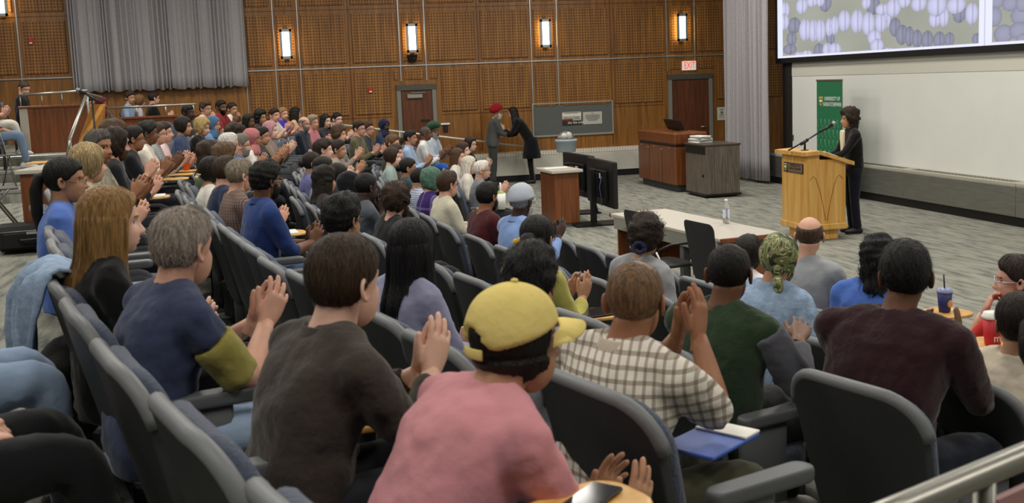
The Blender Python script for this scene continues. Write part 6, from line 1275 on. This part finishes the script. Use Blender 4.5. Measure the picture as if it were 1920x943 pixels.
# ------------------------------------------------------------------ carried things
def local(label, v): inf = BY[label]; c, s = math.cos(inf['th']), math.sin(inf['th']); return np.array([inf['base'][0] + c * v[0] - s * v[1], inf['base'][1] + s * v[0] + c * v[1], inf['base'][2] + v[2]]), inf['th']
def bottle(p, label): 
    e = empty('drink_bottle', p); tag(e, label, 'bottle'); g_ = G(); loft(g_, [(0, 0, z) for z in (0, .005, .16, .18)], (1, 0, 0), (0, 1, 0), [.034, .037, .037, .03], [.034, .037, .037, .03], 18); obj('bottle_body', g_, mat('orange_plastic', srgb('#d8541c'), .35), e); g_ = G(); loft(g_, [(0, 0, .18), (0, 0, .2), (0, 0, .215)], (1, 0, 0), (0, 1, 0), [.034, .034, .024], [.034, .034, .024], 18); obj('lid', g_, mat('bottle_lid', srgb('#4a4e54'), .4), e)
q, th_ = local('young woman with dark hair tied back, pale pink top', (.15, .30, .674)); bottle(q, 'orange bottle on a wooden tablet arm')
def cup(p, label, body, lid, r0=.031, r1=.042, h=.11, straw=False, band=None):
    e = empty('drink_cup', p); tag(e, label, 'cup'); g_ = G(); loft(g_, [(0, 0, 0), (0, 0, .004), (0, 0, h)], (1, 0, 0), (0, 1, 0), [r0 * .95, r0, r1], [r0 * .95, r0, r1], 24); obj('cup_body', g_, body, e)
    g_ = G(); loft(g_, [(0, 0, h - .004), (0, 0, h + .006), (0, 0, h + .010), (0, 0, h + .02)], (1, 0, 0), (0, 1, 0), [r1 + .003, r1 + .003, r1 - .002, r1 - .005], [r1 + .003, r1 + .003, r1 - .002, r1 - .005], 24); obj('lid', g_, lid, e)
    if straw: g_ = G(); tube(g_, [(0, 0, h), (-.008, .0, h + .1)], .004, 6); obj('straw', g_, BLACK, e)
    return e
pq = at_d(1861, 646, 4.35); fl_ = .34
e = cup((pq[0], pq[1], pq[2]), 'red paper coffee cup with white lid between the right seats', mat('cup_red', srgb('#c02430'), .5), WHITE, h=.115)
text('lettering', 'ms', .045, WHITE, e, (0, -.041, .035), R_FACE_Y)
pq = at_d(1771, 584, 6.1); e = cup(pq, 'dark blue cup with straw beyond the maroon sweater', mat('cup_blue', srgb('#2a2c66'), .5), mat('cup_lid', srgb('#8a92b8'), .3), .032, .042, .115, True)
g_ = G(); sph(g_, (0.01, -.036, .05), (.018, .008, .022), 10, 6); obj('print', g_, mat('cup_print', srgb('#d8a060'), .5), e)
q, th_ = local('man in white checked shirt raising a clapping hand', (.10, .30, .645)); e = empty('notebook', q, th_ + .3); tag(e, 'blue notebook with white pages on the checked shirt man\'s lap', 'notebook')
box_obj('cover', (-.09, -.13, 0), (.09, .13, .012), mat('note_blue', srgb('#3a5aa8'), .5), e, .003); box_obj('pages', (-.084, .05, .012), (.088, .135, .020), PAPER, e, .002)
q, th_ = local('woman with black hair and a yellow hair flower', (.16, .28, .674)); e = empty('tablet_computer', q, th_); tag(e, 'black tablet computer on a wooden tablet arm', 'tablet'); box_obj('case', (-.09, -.12, 0), (.09, .12, .01), BLACK, e, .003); box_obj('display', (-.082, -.112, .0095), (.082, .112, .0115), mat('tablet_glass', srgb('#20242c'), .1), e, .001)
q = at_z(1108, 938, 1.38); th_ = -1.2; e = empty('phone', q, th_ + .4); tag(e, 'dark phone lying on the tablet arm at the bottom edge', 'phone'); box_obj('case', (-.036, -.075, 0), (.036, .075, .009), BLACK, e, .003); box_obj('display', (-.033, -.072, .0085), (.033, .072, .0095), mat('tablet_glass', srgb('#20242c'), .1), e, .001)
q, th_ = local('grey haired man in red and grey plaid shirt', (.15, .28, .674)); e = empty('paper_sheet', q, th_); tag(e, 'white paper on the tablet arm near the plaid shirt', 'paper'); box_obj('sheet', (-.1, -.14, 0), (.1, .14, .006), PAPER, e, .001)
q, th_ = local('curly brown haired person behind the long haired man', (.15, .28, .674)); e = empty('paper_sheet', q, th_); tag(e, 'white paper pad on a tablet arm in the left row', 'paper'); box_obj('sheet', (-.12, -.16, 0), (.12, .16, .008), PAPER, e, .001)
q, th_ = local('white haired man with glasses in grey jacket, front row', (.10, .27, .60)); e = empty('gift_bag', (q[0], q[1], q[2]), th_); tag(e, 'white gift bag with loop handle and green tissue, front row', 'bag')
g_ = G(); loft(g_, [(0, 0, 0), (0, 0, .2)], (1, 0, 0), (0, 1, 0), [.09, .1], [.05, .06], 16, 6); obj('bag_body', g_, WHITE, e); g_ = G(); tube(g_, [(-.05, 0, .19), (-.04, 0, .3), (0, 0, .33), (.04, 0, .3), (.05, 0, .19)], .009, 8); obj('handle', g_, WHITE, e)
g_ = G(); sph(g_, (.02, 0, .2), (.07, .045, .04), 10, 8); obj('tissue', g_, mat('tissue_green', srgb('#9ab060'), .8), e)
q, th_ = local('older man with short hair in white shirt', (-.08, .28, .56)); e = empty('cloth_bag', q, th_); tag(e, 'bright blue bag on a lap by the pale blue shirt', 'bag'); g_ = G(); sph(g_, (0, 0, .06), (.2, .14, .075), 18, 10); V = g_.v[0]; g_.v[0] = V + V * (.10 * noise3(V, 30, 5))[:, None]; obj('bag_body', g_, fabric('#2458a8'), e)
def add_tablet(pt, floor, k=1.0):     # a wooden tablet arm on the seat nearest to pt
    best = min((o for o in bpy.data.objects if o.name.startswith('auditorium_seat') and abs(o.location.z - floor) < .02), key=lambda o: (o.location.x - pt[0] + .3) ** 2 + (o.location.y - pt[1] + .1) ** 2)
    a = best.rotation_euler.z; v = np.array([pt[0] - best.location.x, pt[1] - best.location.y, 0]); l = rot_z(-a) @ v; z = pt[2] - floor - .02
    g_ = G(); slab(g_, rrect(.1, .13, .34, .05, .09), .018, .006, lambda x, s, d: (x * k + l[0], l[1] + (s - .2) * k, z + d)); tube(g_, [(.285, .15, .63), (.285, max(.16, l[1] - .12), z), (l[0], l[1] - .1, z + .005)], .012, 8); obj('tablet_arm', g_, MAPLE, best)
add_tablet(at_d(1861, 646, 4.35), .34); add_tablet(at_z(1108, 938, 1.38) + [.01, .0, 0], .68, .75); add_tablet(at_d(1771, 584, 6.1), 0.0)
# pen held by the blue shirt man, denim jacket on an empty seat
ps_ = [o for o in bpy.data.objects if o.get('label', '').startswith('grey seat under the woman with long straight')][0]
e = empty('denim_jacket', ps_.location, ps_.rotation_euler.z); tag(e, 'pale denim jacket hung over a seat back at left', 'jacket')
g_ = G(); nx, nz_ = 22, 18; V = []; path = np.array([(-.20, .80), (-.27, .93), (-.35, .965), (-.42, .93), (-.445, .80), (-.455, .68), (-.465, .54)])
for k in range(nz_):
    s_ = k / (nz_ - 1) * 6; a_ = min(int(s_), 5); f2 = s_ - a_; y0, z0_ = path[a_] * (1 - f2) + path[a_ + 1] * f2
    for i in range(nx):
        u = i / (nx - 1) - .5; V.append((u * .36 * (1 + .04 * s_) - .10 - .012 * s_, y0 + .55 * (u * .5) ** 2 - (.018 * math.sin(u * 17 + s_) + .012 * math.sin(u * 33)) * (s_ > 2.5), z0_ - (.05 * math.sin(u * 6 + 1) * (s_ / 6) ** 2) - .10 * abs(u) * (s_ > 1) * (s_ < 4) * .3))
g_.add(V, gridf(nx, nz_, False)); o_ = obj('jacket_body', g_, DENIM, e); m_ = o_.modifiers.new('t', 'SOLIDIFY'); m_.thickness = .012
g_ = G(); tube(g_, [(-.25, -.40, .90), (-.31, -.44, .82), (-.35, -.46, .68), (-.36, -.46, .56)], [.04, .05, .048, .044], 12); o_ = obj('jacket_sleeve', g_, DENIM, e)
g_ = G(); tube(g_, [(-.36, -.46, .58), (-.362, -.46, .545)], [.048, .047], 12); obj('cuff', g_, DENIM, e)
# near handrail at the lower right
a_, b_ = at_d(1690, 952, 1.55), at_d(1960, 838, 1.75); e = empty('aisle_handrail', (a_[0], a_[1], .0)); tag(e, 'round steel handrail crossing the lower right corner', 'handrail')
dv = b_ - a_; g_ = G(); tube(g_, [-dv * .6 + [0, 0, a_[2]], [0, 0, a_[2]], dv + [0, 0, a_[2]], dv * 1.6 + [0, 0, a_[2]]], .021, 16); obj('rail', g_, mat('rail_steel2', srgb('#8f8d86'), .35, .9), e)
g_ = G(); tube(g_, [dv * .55 + [0, 0, a_[2]], dv * .55 + [0, 0, .4]], .017, 12); obj('post', g_, mat('rail_steel2', srgb('#8f8d86'), .35, .9), e)
g_ = G(); P_ = [dv * .62 + [0, 0, a_[2] - .05], dv * 1.6 + [0, 0, a_[2] - .05]]; 
nrm_ = unit(np.cross(dv, [0, 0, 1])) * .006; V = [P_[0] - nrm_, P_[1] - nrm_, P_[1] - nrm_ - [0, 0, .5], P_[0] - nrm_ - [0, 0, .5]]; V += [v + 2 * nrm_ for v in V]; g_.add(V, [(0, 1, 2, 3), (7, 6, 5, 4), (0, 4, 5, 1), (1, 5, 6, 2), (2, 6, 7, 3), (3, 7, 4, 0)]); obj('infill_panel', g_, mat('pink_panel', srgb('#a87c78'), .5), e, smooth=False)
# dark coat and bag on the floor at lower left
pc_ = at_z(140, 800, .9); e = empty('dark_coat', (pc_[0], pc_[1], .86)); tag(e, 'black coat heaped beside the dark trousers at lower left', 'coat'); g_ = G(); sph(g_, (0, 0, .2), (.15, .26, .2), 24, 16); V = g_.v[0]; g_.v[0] = V + (V - [0, 0, .2]) * (.18 * noise3(V, 22, 9))[:, None]; obj('folds', g_, fabric('#0d0d0f'), e)
